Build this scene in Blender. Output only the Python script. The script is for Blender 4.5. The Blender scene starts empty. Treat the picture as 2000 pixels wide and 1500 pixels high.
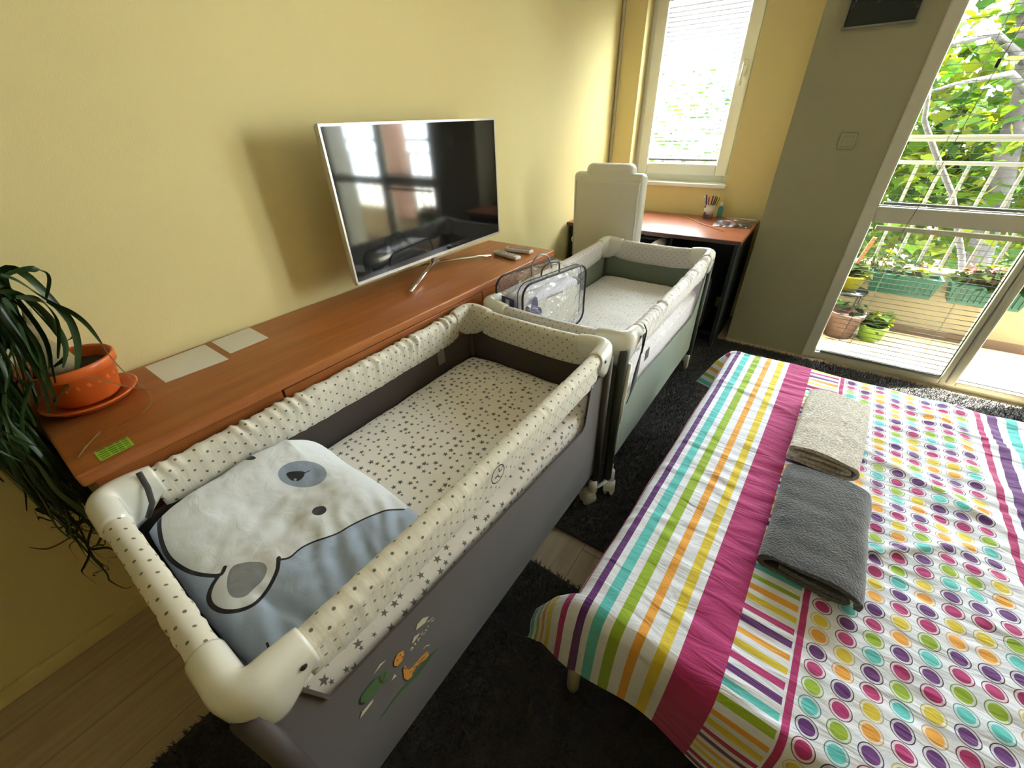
import bpy, bmesh, math, random
import numpy as np
from mathutils import Vector, Matrix, noise
random.seed(7); RNG = np.random.default_rng(11)
C = bpy.context.scene.collection
S = bpy.context.scene
PI = math.pi

# ------------------------------------------------------------------ camera
cam_d = bpy.data.cameras.new('camera'); cam = bpy.data.objects.new('camera', cam_d); C.objects.link(cam)
yaw, pitch, roll = math.radians(36.4836675), math.radians(33.56745769), math.radians(-1.95645981)
fwd = Vector((-math.sin(yaw)*math.cos(pitch), math.cos(yaw)*math.cos(pitch), -math.sin(pitch)))
rgt = Vector((math.cos(yaw), math.sin(yaw), 0)); upv = rgt.cross(fwd)
r2 = rgt*math.cos(roll)+upv*math.sin(roll); u2 = -rgt*math.sin(roll)+upv*math.cos(roll)
m3 = Matrix((r2, u2, -fwd)).transposed()
cam.matrix_world = Matrix.Translation((0, 0, 1.5)) @ m3.to_4x4()
cam_d.sensor_width = 36; cam_d.lens = 782.84/2000*36; cam_d.clip_start = 0.02
S.camera = cam
# ------------------------------------------------------------------ world, sun, exposure
SKY, SUN, EXPO = 4.2, 10.0, 3.48
w = bpy.data.worlds.new('sky'); S.world = w; w.use_nodes = True
bg = w.node_tree.nodes['Background']; bg.inputs[0].default_value = (0.84, 0.93, 1.0, 1); bg.inputs[1].default_value = SKY
sd = bpy.data.lights.new('sun', 'SUN'); sd.energy = SUN; sd.angle = math.radians(1.5); sd.color = (1, .97, .91)
sun = bpy.data.objects.new('sun', sd); C.objects.link(sun); sun.location = (2, 6, 8)
sun.rotation_euler = Vector((0.55, 0.36, 0.85)).to_track_quat('Z', 'Y').to_euler()
S.view_settings.view_transform = 'Standard'; S.view_settings.look = 'None'
S.view_settings.exposure = EXPO; S.view_settings.gamma = 1; S.view_settings.use_curve_mapping = False
def portal(loc, sx, sy, dirv):
    d = bpy.data.lights.new('window_portal', 'AREA'); d.shape = 'RECTANGLE'; d.size = sx; d.size_y = sy
    d.cycles.is_portal = True
    o = bpy.data.objects.new('window_portal', d); C.objects.link(o); o.location = loc
    o.rotation_euler = (-Vector(dirv)).to_track_quat('Z', 'Y').to_euler()
portal((-1.03, 4.02, 1.62), .76, 1.3, (0, -1, 0))
portal((1.05, 3.36, 1.16), 1.7, 2.34, (0, -1, 0))

# ------------------------------------------------------------------ materials
def srgb(r, g, b):
    f = lambda c: (c/12.92 if c <= .04045 else ((c+.055)/1.055)**2.4)
    return (f(r/255), f(g/255), f(b/255), 1)
class NT:
    def __init__(s, m): s.t = m.node_tree; s.n = s.t.nodes; s.l = s.t.links
    def node(s, ty, ins=None, **kw):
        nd = s.n.new(ty)
        for k, v in kw.items(): setattr(nd, k, v)
        for k, v in (ins or {}).items():
            if isinstance(v, X): v = v.s
            if isinstance(v, bpy.types.NodeSocket): s.l.new(v, nd.inputs[k])
            else: nd.inputs[k].default_value = v
        return nd
    def X(s, sock): return X(s, sock)
class X:
    def __init__(s, nt, sock): s.nt = nt; s.s = sock
    def op(s, o, b=None, c=None):
        ins = {0: s.s}
        if b is not None: ins[1] = b
        if c is not None: ins[2] = c
        return X(s.nt, s.nt.node('ShaderNodeMath', ins, operation=o).outputs[0])
    def __add__(s, b): return s.op('ADD', b)
    def __sub__(s, b): return s.op('SUBTRACT', b)
    def __mul__(s, b): return s.op('MULTIPLY', b)
    def __truediv__(s, b): return s.op('DIVIDE', b)
    def __gt__(s, b): return s.op('GREATER_THAN', b)
    def __lt__(s, b): return s.op('LESS_THAN', b)
    def floor(s): return s.op('FLOOR')
    def fract(s): return s.op('FRACT')
def mix(nt, f, a, b):
    nd = nt.n.new('ShaderNodeMix'); nd.data_type = 'RGBA'
    for i, v in ((0, f), (6, a), (7, b)):
        if isinstance(v, X): v = v.s
        if isinstance(v, bpy.types.NodeSocket): nt.l.new(v, nd.inputs[i])
        else: nd.inputs[i].default_value = v
    return nd.outputs[2]
def mat(name, col, rough=.6, metal=0, spec=.5, sheen=0, bump=None, coat=0, var=None):
    m = bpy.data.materials.new(name); m.use_nodes = True; nt = NT(m); p = nt.n['Principled BSDF']
    p.inputs['Base Color'].default_value = col; p.inputs['Roughness'].default_value = rough
    p.inputs['Metallic'].default_value = metal; p.inputs['Specular IOR Level'].default_value = spec
    p.inputs['Sheen Weight'].default_value = sheen; p.inputs['Coat Weight'].default_value = coat
    tc = nt.node('ShaderNodeTexCoord')
    if bump:
        nz = nt.node('ShaderNodeTexNoise', {'Vector': tc.outputs['Object'], 'Scale': bump[0], 'Detail': 4.0})
        b = nt.node('ShaderNodeBump', {'Height': nz.outputs[0], 'Strength': bump[1], 'Distance': bump[2]})
        nt.l.new(b.outputs[0], p.inputs['Normal'])
    if var:
        nz2 = nt.node('ShaderNodeTexNoise', {'Vector': tc.outputs['Object'], 'Scale': var[0], 'Detail': 3.0})
        c2 = tuple(min(1, c*var[1]) for c in col[:3])+(1,)
        nt.l.new(mix(nt, nz2.outputs[0], col, c2), p.inputs['Base Color'])
    m['nt'] = 1
    return m
def P(m): return m.node_tree.nodes['Principled BSDF']
def add_bump(m, height, strength, dist):
    nt = NT(m); b = nt.node('ShaderNodeBump', {'Height': height, 'Strength': strength, 'Distance': dist})
    nt.l.new(b.outputs[0], P(m).inputs['Normal'])

M = {}
M['wall'] = mat('yellow_wall_paint', srgb(231, 214, 154), .85, bump=(260, .25, .002), var=(2.5, .97))
M['olive_wall'] = mat('olive_wall_tone', srgb(152, 148, 118), .85, bump=(260, .25, .002))
M['ceiling'] = mat('ceiling_paint', srgb(242, 242, 240), .9)
M['white_pvc'] = mat('white_window_plastic', srgb(240, 240, 230), .35)
M['grey_pvc'] = mat('grey_white_door_plastic', srgb(196, 194, 176), .35)
M['rubber'] = mat('black_rubber', srgb(22, 24, 22), .5)
M['plastic_white'] = mat('cream_white_plastic', srgb(232, 230, 218), .22, coat=.3)
M['taupe'] = mat('taupe_fabric', srgb(62, 50, 41), .85, sheen=.3, bump=(700, .3, .001))
M['taupe_dark'] = mat('dark_taupe_sleeve', srgb(62, 54, 50), .6)
M['green_fab'] = mat('sage_green_fabric', srgb(112, 124, 104), .85, sheen=.3, bump=(700, .3, .001))
M['green_dark'] = mat('dark_green_grey_sleeve', srgb(58, 62, 54), .6)
M['black'] = mat('black_laminate', srgb(24, 30, 30), .45)
M['dark_metal'] = mat('dark_metal', srgb(60, 60, 60), .35, .8)
M['chrome'] = mat('chrome', (.85, .85, .82, 1), .08, 1)
M['silver'] = mat('silver_plastic', srgb(205, 200, 190), .3, .5)
M['screen'] = mat('glossy_black_screen', (.006, .006, .007, 1), .06, 0, .75)
M['tv_back'] = mat('tv_back_plastic', srgb(190, 188, 180), .4)
M['leather'] = mat('cream_leather', srgb(226, 223, 210), .42, bump=(380, .35, .0012))
M['paper'] = mat('white_paper', srgb(226, 222, 210), .8)
M['label'] = mat('lime_label', srgb(150, 190, 50), .5)
M['ink'] = mat('dark_ink', srgb(28, 24, 26), .6)
M['ink_green'] = mat('dark_green_ink', srgb(70, 105, 25), .6)
M['soil'] = mat('dark_soil', srgb(40, 26, 16), .95, bump=(80, .8, .01))
M['terracotta'] = mat('orange_plastic_pot', srgb(216, 104, 42), .38)
M['leaf_dark'] = mat('dark_strap_leaf', srgb(44, 74, 30), .4, var=(9, .45))
M['dead_leaf'] = mat('dried_leaf', srgb(110, 84, 40), .8)
M['bark'] = mat('pale_bulb_bark', srgb(176, 158, 112), .8, bump=(30, .8, .01), var=(20, .4))
M['trunk'] = mat('tree_bark', srgb(34, 29, 23), .9, bump=(20, .8, .02))
M['cream_ext'] = mat('cream_parapet_render', srgb(158, 143, 114), .9, bump=(30, .3, .004), var=(3, .88))
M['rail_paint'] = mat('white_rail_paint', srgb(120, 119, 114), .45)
M['pot_green'] = mat('green_planter_plastic', srgb(14, 74, 54), .45)
M['pot_lime'] = mat('lime_green_pot', srgb(92, 120, 12), .45)
M['pot_yellow'] = mat('yellow_pot', srgb(130, 122, 16), .5)
M['pot_brown'] = mat('brown_pot', srgb(72, 42, 26), .7, var=(20, .6))
M['wood_stake'] = mat('wooden_stake', srgb(130, 80, 40), .8)
M['metal_leg'] = mat('pale_metal_leg', srgb(188, 182, 162), .4, .2)
M['mattress'] = mat('white_mattress_ticking', srgb(220, 216, 206), .9)
M['facade'] = mat('white_facade', srgb(150, 150, 150), .9)
M['red_roof'] = mat('red_roof_tiles', srgb(96, 34, 44), .8)
M['ground'] = mat('pale_ground', srgb(190, 184, 170), .95, var=(.6, .7))
M['hardware'] = mat('grey_hardware', srgb(130, 130, 126), .4, .5)
M['strap'] = mat('dark_grey_strap', srgb(70, 68, 70), .7)
M['petal_pink'] = mat('pink_petal', srgb(150, 60, 60), .7)
M['petal_orange'] = mat('orange_petal', srgb(150, 84, 34), .7)
M['purple_label'] = mat('purple_label', srgb(66, 58, 104), .5)

def glass_mat(name, tint=(1, 1, 1, 1), gl=.06, rough=0.0):
    m = bpy.data.materials.new(name); m.use_nodes = True; nt = NT(m)
    for n_ in list(nt.n): nt.n.remove(n_)
    t = nt.node('ShaderNodeBsdfTransparent', {'Color': tint}); g = nt.node('ShaderNodeBsdfGlossy', {'Roughness': rough})
    f = nt.node('ShaderNodeLayerWeight', {'Blend': .5}); fx = X(nt, f.outputs['Facing']).op('POWER', 5.0)*.8+(.02+gl*.3)
    s = nt.node('ShaderNodeMixShader', {0: fx, 1: t.outputs[0], 2: g.outputs[0]})
    o = nt.node('ShaderNodeOutputMaterial', {'Surface': s.outputs[0]})
    return m
M['glass'] = glass_mat('window_glass', (.96, .98, .97, 1))
M['clear_plastic'] = glass_mat('clear_plastic_film', (.97, .97, .98, 1), .30, .05)
_nt = NT(M['clear_plastic']); _tc = _nt.node('ShaderNodeTexCoord')
_n = _nt.node('ShaderNodeTexNoise', {'Vector': _tc.outputs['Object'], 'Scale': 16.0, 'Detail': 3.0, 'Distortion': 1.5})
_b = _nt.node('ShaderNodeBump', {'Height': _n.outputs[0], 'Strength': .9, 'Distance': .03})
for _nd in _nt.n:
    if _nd.type in ('BSDF_GLOSSY', 'LAYER_WEIGHT'): _nt.l.new(_b.outputs[0], _nd.inputs['Normal'])
def mesh_cloth(name, col, dens):
    m = bpy.data.materials.new(name); m.use_nodes = True; nt = NT(m)
    for n_ in list(nt.n): nt.n.remove(n_)
    t = nt.node('ShaderNodeBsdfTransparent'); d = nt.node('ShaderNodeBsdfDiffuse', {'Color': col})
    s = nt.node('ShaderNodeMixShader', {0: dens, 1: t.outputs[0], 2: d.outputs[0]})
    nt.node('ShaderNodeOutputMaterial', {'Surface': s.outputs[0]}); return m
M['net'] = mesh_cloth('fine_netting', srgb(150, 140, 126), .22)
M['net_white'] = mesh_cloth('fine_white_netting', srgb(215, 205, 210), .25)
def translucent(name, col, tcol, f=.5):
    m = mat(name, col, .8, spec=.08); nt = NT(m); p = P(m)
    t = nt.node('ShaderNodeBsdfTranslucent', {'Color': tcol})
    s = nt.node('ShaderNodeMixShader', {0: f, 1: p.outputs[0], 2: t.outputs[0]})
    nt.l.new(s.outputs[0], nt.n['Material Output'].inputs[0]); return m
M['leaf_a'] = translucent('bright_green_leaf', srgb(36, 54, 8), srgb(58, 76, 8), .5)
M['leaf_b'] = translucent('yellow_green_leaf', srgb(54, 62, 8), srgb(80, 84, 9), .5)
M['leaf_c'] = translucent('mid_green_leaf', srgb(22, 40, 8), srgb(34, 58, 10), .5)
M['slat'] = mat('grey_blind_slat', srgb(52, 50, 42), .8, spec=.02)
M['slat_white'] = translucent('white_translucent_slat', srgb(170, 172, 178), srgb(120, 122, 128), .25)
M['curtain'] = translucent('pale_pink_curtain', srgb(214, 184, 166), srgb(210, 176, 156), .5)

# wood
def wood(name, c1, c2, rough, axis_scale=(9, .7, 9)):
    m = mat(name, c1, rough); nt = NT(m); tc = nt.node('ShaderNodeTexCoord')
    mp = nt.node('ShaderNodeMapping', {'Vector': tc.outputs['Object'], 'Scale': axis_scale})
    nz = nt.node('ShaderNodeTexNoise', {'Vector': mp.outputs[0], 'Scale': 3.0, 'Detail': 6.0, 'Distortion': .6})
    nz2 = nt.node('ShaderNodeTexNoise', {'Vector': mp.outputs[0], 'Scale': 30.0, 'Detail': 3.0})
    f = X(nt, nz.outputs[0])*.75+X(nt, nz2.outputs[0])*.25
    f = (f-.35)*2.2
    nt.l.new(mix(nt, f, c1, c2), P(m).inputs['Base Color']); return m
M['cherry'] = wood('cherry_veneer', srgb(184, 112, 56), srgb(140, 78, 38), .40)
M['desk_top'] = wood('red_cherry_laminate', srgb(190, 112, 78), srgb(166, 92, 62), .34, (.7, 9, 9))
M['desk_edge'] = mat('dark_edge', srgb(84, 54, 44), .5)
def floor_mat():
    m = mat('grey_brown_laminate', srgb(150, 132, 108), .42); nt = NT(m); tc = nt.node('ShaderNodeTexCoord')
    sp = nt.node('ShaderNodeSeparateXYZ', {0: tc.outputs['Object']})
    x, y = X(nt, sp.outputs[0]), X(nt, sp.outputs[1])
    row = (x/.19).floor(); yy = (y/1.3)+(row*.37)
    cell = nt.node('ShaderNodeCombineXYZ', {0: row, 1: yy.floor(), 2: 0.0})
    wn = nt.node('ShaderNodeTexWhiteNoise', {'Vector': cell.outputs[0]}, noise_dimensions='3D')
    mp = nt.node('ShaderNodeMapping', {'Vector': tc.outputs['Object'], 'Scale': (14, .9, 1)})
    nz = nt.node('ShaderNodeTexNoise', {'Vector': mp.outputs[0], 'Scale': 3.0, 'Detail': 5.0, 'Distortion': .5})
    c = mix(nt, (X(nt, nz.outputs[0])-.3)*1.8, srgb(198, 180, 150), srgb(160, 140, 114))
    c = mix(nt, X(nt, wn.outputs[0])*.5, c, srgb(172, 152, 124))
    gap = ((x/.19).fract() < .012).op('MAXIMUM', (yy.fract() < .003))
    nt.l.new(mix(nt, gap*.7, c, srgb(60, 50, 40)), P(m).inputs['Base Color']); return m
M['floor'] = floor_mat()
def tile_mat():
    m = mat('pink_beige_tiles', srgb(214, 190, 164), .5); nt = NT(m); tc = nt.node('ShaderNodeTexCoord')
    sp = nt.node('ShaderNodeSeparateXYZ', {0: tc.outputs['Object']})
    x, y = X(nt, sp.outputs[0]), X(nt, sp.outputs[1])
    g = ((x/.3).fract() < .02).op('MAXIMUM', ((y/.3).fract() < .02))
    nz = nt.node('ShaderNodeTexNoise', {'Vector': tc.outputs['Object'], 'Scale': 6.0, 'Detail': 4.0})
    c = mix(nt, nz.outputs[0], srgb(122, 99, 82), srgb(106, 84, 69))
    nt.l.new(mix(nt, g, c, srgb(150, 96, 76)), P(m).inputs['Base Color']); return m
M['tile'] = tile_mat()
def uvxy(nt):
    uv = nt.node('ShaderNodeUVMap', uv_map='UVMap'); sp = nt.node('ShaderNodeSeparateXYZ', {0: uv.outputs[0]})
    return uv.outputs[0], X(nt, sp.outputs[0]), X(nt, sp.outputs[1])
# small dots on padded rails: staggered grid
def dots_mat(name, base, dot, sx, sz, r):
    m = mat(name, base, .75, sheen=.2); nt = NT(m); _, u, v = uvxy(nt)
    row = (v/sz).floor(); sh = (row*.5).fract()
    fu = ((u/sx)+sh).fract()-.5; fv = (v/sz).fract()-.5
    d = ((fu*sx).op('POWER', 2.0)+(fv*sz).op('POWER', 2.0)).op('SQRT')
    d = nt.node('ShaderNodeMapRange', {0: d, 1: r*1.25, 2: r*.8, 3: 0.0, 4: 1.0}).outputs[0]
    nt.l.new(mix(nt, d, base, dot), P(m).inputs['Base Color'])
    uv = nt.node('ShaderNodeUVMap', uv_map='UVMap')
    mp = nt.node('ShaderNodeMapping', {'Vector': uv.outputs[0], 'Scale': (1, .18, 1)})
    nz = nt.node('ShaderNodeTexNoise', {'Vector': mp.outputs[0], 'Scale': 38.0, 'Detail': 3.0})
    add_bump(m, nz.outputs[0], .5, .006); return m
M['dots_taupe'] = dots_mat('cream_cloth_taupe_dots', srgb(226, 220, 202), srgb(110, 98, 78), .042, .0195, .0032)
M['dots_grey'] = dots_mat('white_cloth_grey_dots', srgb(216, 210, 204), srgb(120, 118, 120), .036, .017, .0026)
def star_mat(name, base, star, scale, rs, rough=.8):
    m = mat(name, base, rough, sheen=.2); nt = NT(m)
    uv, u, v = uvxy(nt)
    vo = nt.node('ShaderNodeTexVoronoi', {'Vector': uv, 'Scale': scale, 'Randomness': .72}, voronoi_dimensions='2D')
    sc = nt.node('ShaderNodeVectorMath', {0: uv, 'Scale': scale}, operation='SCALE')
    df = nt.node('ShaderNodeVectorMath', {0: uv, 1: vo.outputs['Position']}, operation='SUBTRACT')
    sp = nt.node('ShaderNodeSeparateXYZ', {0: df.outputs[0]})
    dx, dy = X(nt, sp.outputs[0]), X(nt, sp.outputs[1])
    sc2 = nt.node('ShaderNodeSeparateColor', {0: vo.outputs['Color']})
    rnd, rnd2 = X(nt, sc2.outputs[0]), X(nt, sc2.outputs[1])
    R = rnd.op('POWER', 1.6)*(rs[1]-rs[0])+rs[0]
    ang = dy.op('ARCTAN2', dx)+rnd2*6.283
    a5 = 2*PI/5
    th = (((ang/a5).fract())-.5).op('ABSOLUTE')*a5
    th = (th*-1.0)+PI/5      # 0 at a tip
    r = (dx*dx+dy*dy).op('SQRT')/R
    px, py = r*th.op('COSINE'), r*th.op('SINE')
    # edge from tip (1,0) to notch at 36 deg radius .42
    nx_, ny_ = .42*math.cos(PI/5), .42*math.sin(PI/5)
    ex, ey = nx_-1, ny_
    cr = (py*ex)-((px-1.0)*ey)          # inside when > 0
    cr = cr*(1.0)
    msk = nt.node('ShaderNodeMapRange', {0: cr, 1: -.03, 2: .05, 3: 0.0, 4: 1.0}).outputs[0]
    nt.l.new(mix(nt, msk, base, star), P(m).inputs['Base Color'])
    nz = nt.node('ShaderNodeTexNoise', {'Vector': uv, 'Scale': 14.0, 'Detail': 3.0, 'Distortion': .8})
    add_bump(m, nz.outputs[0], .35, .006); return m
M['star'] = star_mat('white_sheet_grey_stars', srgb(238, 232, 222), srgb(98, 92, 84), 34.0, (.0062, .0125))
M['star_small'] = star_mat('white_sheet_tiny_stars', srgb(228, 225, 222), srgb(128, 124, 124), 36.0, (.003, .0062))

# bedspread
CW = srgb(228, 231, 242); MG = srgb(176, 42, 110); PU = srgb(98, 44, 118); TQ = srgb(92, 194, 194); GR = srgb(150, 180, 40); OR = srgb(232, 164, 62); YE = srgb(222, 198, 58)
def ramp(nt, fac, stops):
    r = nt.n.new('ShaderNodeValToRGB'); r.color_ramp.interpolation = 'CONSTANT'
    e = r.color_ramp.elements
    while len(e) > 1: e.remove(e[-1])
    e[0].position = 0; e[0].color = stops[0][1]
    for p, c in stops[1:]:
        k = e.new(p); k.color = c
    nt.l.new(fac.s, r.inputs[0]); return r.outputs[0]
def cover_mat():
    m = mat('striped_and_dotted_cotton', CW, .85, sheen=.2); nt = NT(m); uv, u, v = uvxy(nt)
    def band(lst, lo, hi):
        st = [(0, CW)]
        for a, b, c in lst: st += [((a-lo)/(hi-lo), c), ((b-lo)/(hi-lo), CW)]
        return st
    L = [(-.275, -.25, PU), (-.235, -.21, TQ), (-.187, -.165, GR), (-.142, -.118, OR), (-.095, -.07, YE), (-.03, -.008, MG), (.019, .038, PU), (.055, .079, TQ), (.101, .125, GR), (.151, .173, OR), (.201, .225, YE), (.246, .334, MG)]
    R_ = [(.865, .882, MG), (.90, .925, PU), (.95, .975, TQ), (1.0, 1.025, GR), (1.05, 1.075, OR), (1.10, 1.125, YE), (1.15, 1.3, MG)]
    lo, hi = -.3, .44
    cl = ramp(nt, (u-lo)/(hi-lo), band(L, lo, hi))
    lo2, hi2 = .44, 1.6
    cr = ramp(nt, (u-lo2)/(hi2-lo2), band([(.4401, .456, MG)]+R_, lo2, hi2))
    # cross stripes
    seq = [MG, PU, OR, YE, MG, PU, TQ, GR, OR, YE]
    n = len(seq); st = []
    for i, c in enumerate(seq[::-1]): st += [(i/n, c), ((i+.5)/n, CW)]
    cs = ramp(nt, ((v+.06)/.325).fract(), st)
    # dots
    du = (u-.484)/.0485; col = (du+.5).floor(); fu = (du-col)*.0485
    off = ((col*2.399).op('SINE')*53.7).fract()
    dv = (v/.041)+off; row = dv.floor(); fv = (dv.fract()-.5)*.041
    d = (fu*fu+fv*fv).op('SQRT')
    ph = ((row+(col*2.399).op('SINE').op('MULTIPLY', 37.1).floor())/8).fract()+.01
    fill = ramp(nt, ph, [(0, MG), (1/8, PU), (2/8, TQ), (3/8, GR), (4/8, MG), (5/8, PU), (6/8, OR), (7/8, YE)])
    dk = [srgb(120, 22, 62), srgb(58, 24, 66), srgb(70, 150, 146), srgb(120, 148, 48)]
    ringc = ramp(nt, ph, [(0, dk[0]), (1/8, dk[1]), (2/8, dk[2]), (3/8, dk[3]), (4/8, dk[0]), (5/8, dk[1]), (6/8, srgb(206, 168, 110)), (7/8, srgb(190, 180, 100))])
    pale = mix(nt, .22, CW, fill)
    c = mix(nt, d < .0198, CW, ringc); c = mix(nt, d < .0180, c, pale); c = mix(nt, d < .0142, c, fill)
    inside = (u > .462)*(u < .846)
    out = mix(nt, u > .44, cl, cr)
    out = mix(nt, (u > .334)*(u < .4395), out, cs)
    out = mix(nt, inside, out, c)
    nt.l.new(out, P(m).inputs['Base Color'])
    mp = nt.node('ShaderNodeMapping', {'Vector': uv, 'Scale': (.45, 1.6, 1)})
    nz = nt.node('ShaderNodeTexNoise', {'Vector': mp.outputs[0], 'Scale': 16.0, 'Detail': 4.0, 'Distortion': 1.2})
    wv = nt.node('ShaderNodeTexNoise', {'Vector': uv, 'Scale': 900.0})
    add_bump(m, X(nt, nz.outputs[0])+X(nt, wv.outputs[0])*.03, .6, .012); return m
M['cover'] = cover_mat()
def terry(name, col, sc=190):
    m = mat(name, col, .95, sheen=.6); nt = NT(m); tc = nt.node('ShaderNodeTexCoord')
    nz = nt.node('ShaderNodeTexNoise', {'Vector': tc.outputs['Object'], 'Scale': sc, 'Detail': 3.0})
    c2 = tuple(c*.45 for c in col[:3])+(1,)
    c1 = tuple(min(1, c*1.25) for c in col[:3])+(1,)
    nt.l.new(mix(nt, (X(nt, nz.outputs[0])-.3)*2.4, c2, c1), P(m).inputs['Base Color'])
    add_bump(m, nz.outputs[0], .9, .004); return m
M['terry_beige'] = terry('beige_terry', srgb(206, 198, 182), 150); M['terry_grey'] = terry('charcoal_terry', srgb(58, 59, 62))
M['rug'] = mat('charcoal_shag', srgb(56, 54, 52), .95, var=(120, 1.7))

# ------------------------------------------------------------------ object helpers
def link(name, me, m, parent=None, smooth=True):
    o = bpy.data.objects.new(name, me); C.objects.link(o)
    for x in (m if isinstance(m, (list, tuple)) else [m]): me.materials.append(M[x] if isinstance(x, str) else x)
    if smooth and len(me.polygons): me.polygons.foreach_set('use_smooth', [True]*len(me.polygons))
    if parent: o.parent = parent
    return o
def tag(o, label, cat, group=None, kind=None):
    if label: o['label'] = label
    if cat: o['category'] = cat
    if group: o['group'] = group
    if kind: o['kind'] = kind
    return o
def thing(name, label, cat, loc=(0, 0, 0), rz=0, group=None):
    o = bpy.data.objects.new(name, None); C.objects.link(o); o.location = loc; o.rotation_euler = (0, 0, rz)
    o.empty_display_size = .05
    return tag(o, label, cat, group)
class B:
    def __init__(s): s.v = []; s.f = []; s.uv = []; s.mi = []; s.sm = []
    def add(s, vs, fs, uvs=None, mi=0, sm=True):
        b = len(s.v); s.v += [tuple(x) for x in vs]
        for f in fs:
            s.f.append([b+i for i in f]); s.mi.append(mi); s.sm.append(sm)
            s.uv.append([uvs[i] if uvs else (0, 0) for i in f])
        return s
    def box(s, a, b, bev=0.0, mi=0, R=None, seg=2):
        bm = bmesh.new(); bmesh.ops.create_cube(bm, size=1)
        c = [(a[i]+b[i])/2 for i in range(3)]; d = [abs(b[i]-a[i]) for i in range(3)]
        for v in bm.verts: v.co = Vector((v.co.x*d[0], v.co.y*d[1], v.co.z*d[2]))
        if bev > 0:
            bmesh.ops.bevel(bm, geom=list(bm.edges), offset=min(bev, min(d)*.49), segments=seg, affect='EDGES', profile=.5)
        bm.verts.ensure_lookup_table()
        vs = []
        for v in bm.verts:
            p = v.co.copy()
            if R: p = R @ p
            vs.append(p+Vector(c))
        s.add(vs, [[v.index for v in f.verts] for f in bm.faces], None, mi, bev > 0 and seg > 2); bm.free(); return s
    def tube(s, pts, r, n=8, mi=0, cap=True, flat=1.0, upd=Vector((0, 0, 1))):
        pts = [Vector(p) for p in pts]; rr = r if isinstance(r, (list, tuple)) else [r]*len(pts)
        vs = []; fs = []
        prev = None
        for i, p in enumerate(pts):
            t = (pts[min(i+1, len(pts)-1)]-pts[max(i-1, 0)]).normalized()
            if prev is None:
                a = t.cross(upd)
                if a.length < 1e-3: a = t.cross(Vector((0, 1, 0)))
                a.normalize()
            else: a = (prev-t*prev.dot(t)).normalized()
            prev = a; b_ = t.cross(a)
            for k in range(n):
                an = 2*PI*k/n; vs.append(p+a*math.cos(an)*rr[i]+b_*math.sin(an)*rr[i]*flat)
        for i in range(len(pts)-1):
            for k in range(n): fs.append([i*n+k, i*n+(k+1) % n, (i+1)*n+(k+1) % n, (i+1)*n+k])
        if cap: fs.append(list(range(n))[::-1]); fs.append([(len(pts)-1)*n+k for k in range(n)])
        return s.add(vs, fs, None, mi)
    def lathe(s, prof, c=(0, 0, 0), n=32, mi=0, sx=1, sy=1, rib=None):
        vs = []; fs = []
        for (r, z) in prof:
            for k in range(n):
                an = 2*PI*k/n; rad = r*(rib(an, z) if rib else 1)
                vs.append((c[0]+rad*math.cos(an)*sx, c[1]+rad*math.sin(an)*sy, c[2]+z))
        for i in range(len(prof)-1):
            for k in range(n): fs.append([i*n+k, i*n+(k+1) % n, (i+1)*n+(k+1) % n, (i+1)*n+k])
        return s.add(vs, fs, None, mi)
    def poly(s, pts, mi=0): return s.add(pts, [list(range(len(pts)))], None, mi, False)
    def rings(s, rings, uvs=None, mi=0, cap=False, closed=True):
        n = len(rings[0]); vs = [p for r in rings for p in r]; fs = []
        for i in range(len(rings)-1):
            for k in range(n if closed else n-1): fs.append([i*n+k, i*n+(k+1) % n, (i+1)*n+(k+1) % n, (i+1)*n+k])
        if cap: fs.append(list(range(n))[::-1]); fs.append([(len(rings)-1)*n+k for k in range(n)])
        return s.add(vs, fs, uvs, mi)
    def mesh(s, name='m'):
        me = bpy.data.meshes.new(name); me.from_pydata(s.v, [], s.f); me.update()
        uvl = me.uv_layers.new(name='UVMap'); flat = [c for f in s.uv for p in f for c in p]
        uvl.data.foreach_set('uv', flat); me.polygons.foreach_set('material_index', s.mi)
        return me
    def obj(s, name, m, parent=None, smooth=None):
        me = s.mesh(name); o = link(name, me, m, parent, smooth=False)
        me.polygons.foreach_set('use_smooth', s.sm if smooth is None else [smooth]*len(s.sm)); return o
def grid_mesh(nx, ny, fn, uvfn=None):
    """open grid -> B"""
    b = B(); vs = []; uv = []
    for j in range(ny+1):
        for i in range(nx+1):
            s_, t_ = i/nx, j/ny; vs.append(fn(s_, t_)); uv.append(uvfn(s_, t_) if uvfn else (s_, t_))
    fs = [[j*(nx+1)+i, j*(nx+1)+i+1, (j+1)*(nx+1)+i+1, (j+1)*(nx+1)+i] for j in range(ny) for i in range(nx)]
    return b.add(vs, fs, uv)
def nz(x, y, z=0.0): return noise.noise(Vector((x, y, z)))
def sstep(a, b, x):
    t = min(1, max(0, (x-a)/(b-a))); return t*t*(3-2*t)
def struct(name, b, m, parent=None, smooth=None):
    o = b.obj(name, m, parent, smooth)
    if not parent: o['kind'] = 'structure'
    return o

# ================================================================== room shell
XW, YW, YD, H = -1.63, 3.73, 3.28, 2.62
XR, YB = 3.0, -2.6
struct('floor', B().box((XW-.15, YB-.15, -.06), (XR+.15, YW+.35, 0)), 'floor')
struct('ceiling', B().box((XW-.15, YB-.15, H), (XR+.15, YW+.35, H+.1)), 'ceiling')
struct('wall_left', B().box((XW-.15, YB-.15, 0), (XW, YW+.35, H)), 'wall')
struct('wall_near', B().box((XW, YB-.15, 0), (XR+.15, YB, H)), 'wall')
# solid right wall beside and behind the camera
b = B(); b.box((XR, YB, 0), (XR+.2, 1.2, H)).box((XR, 1.2, 0), (XR+.2, YD+.3, H))
struct('wall_right', b, 'wall')
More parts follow.
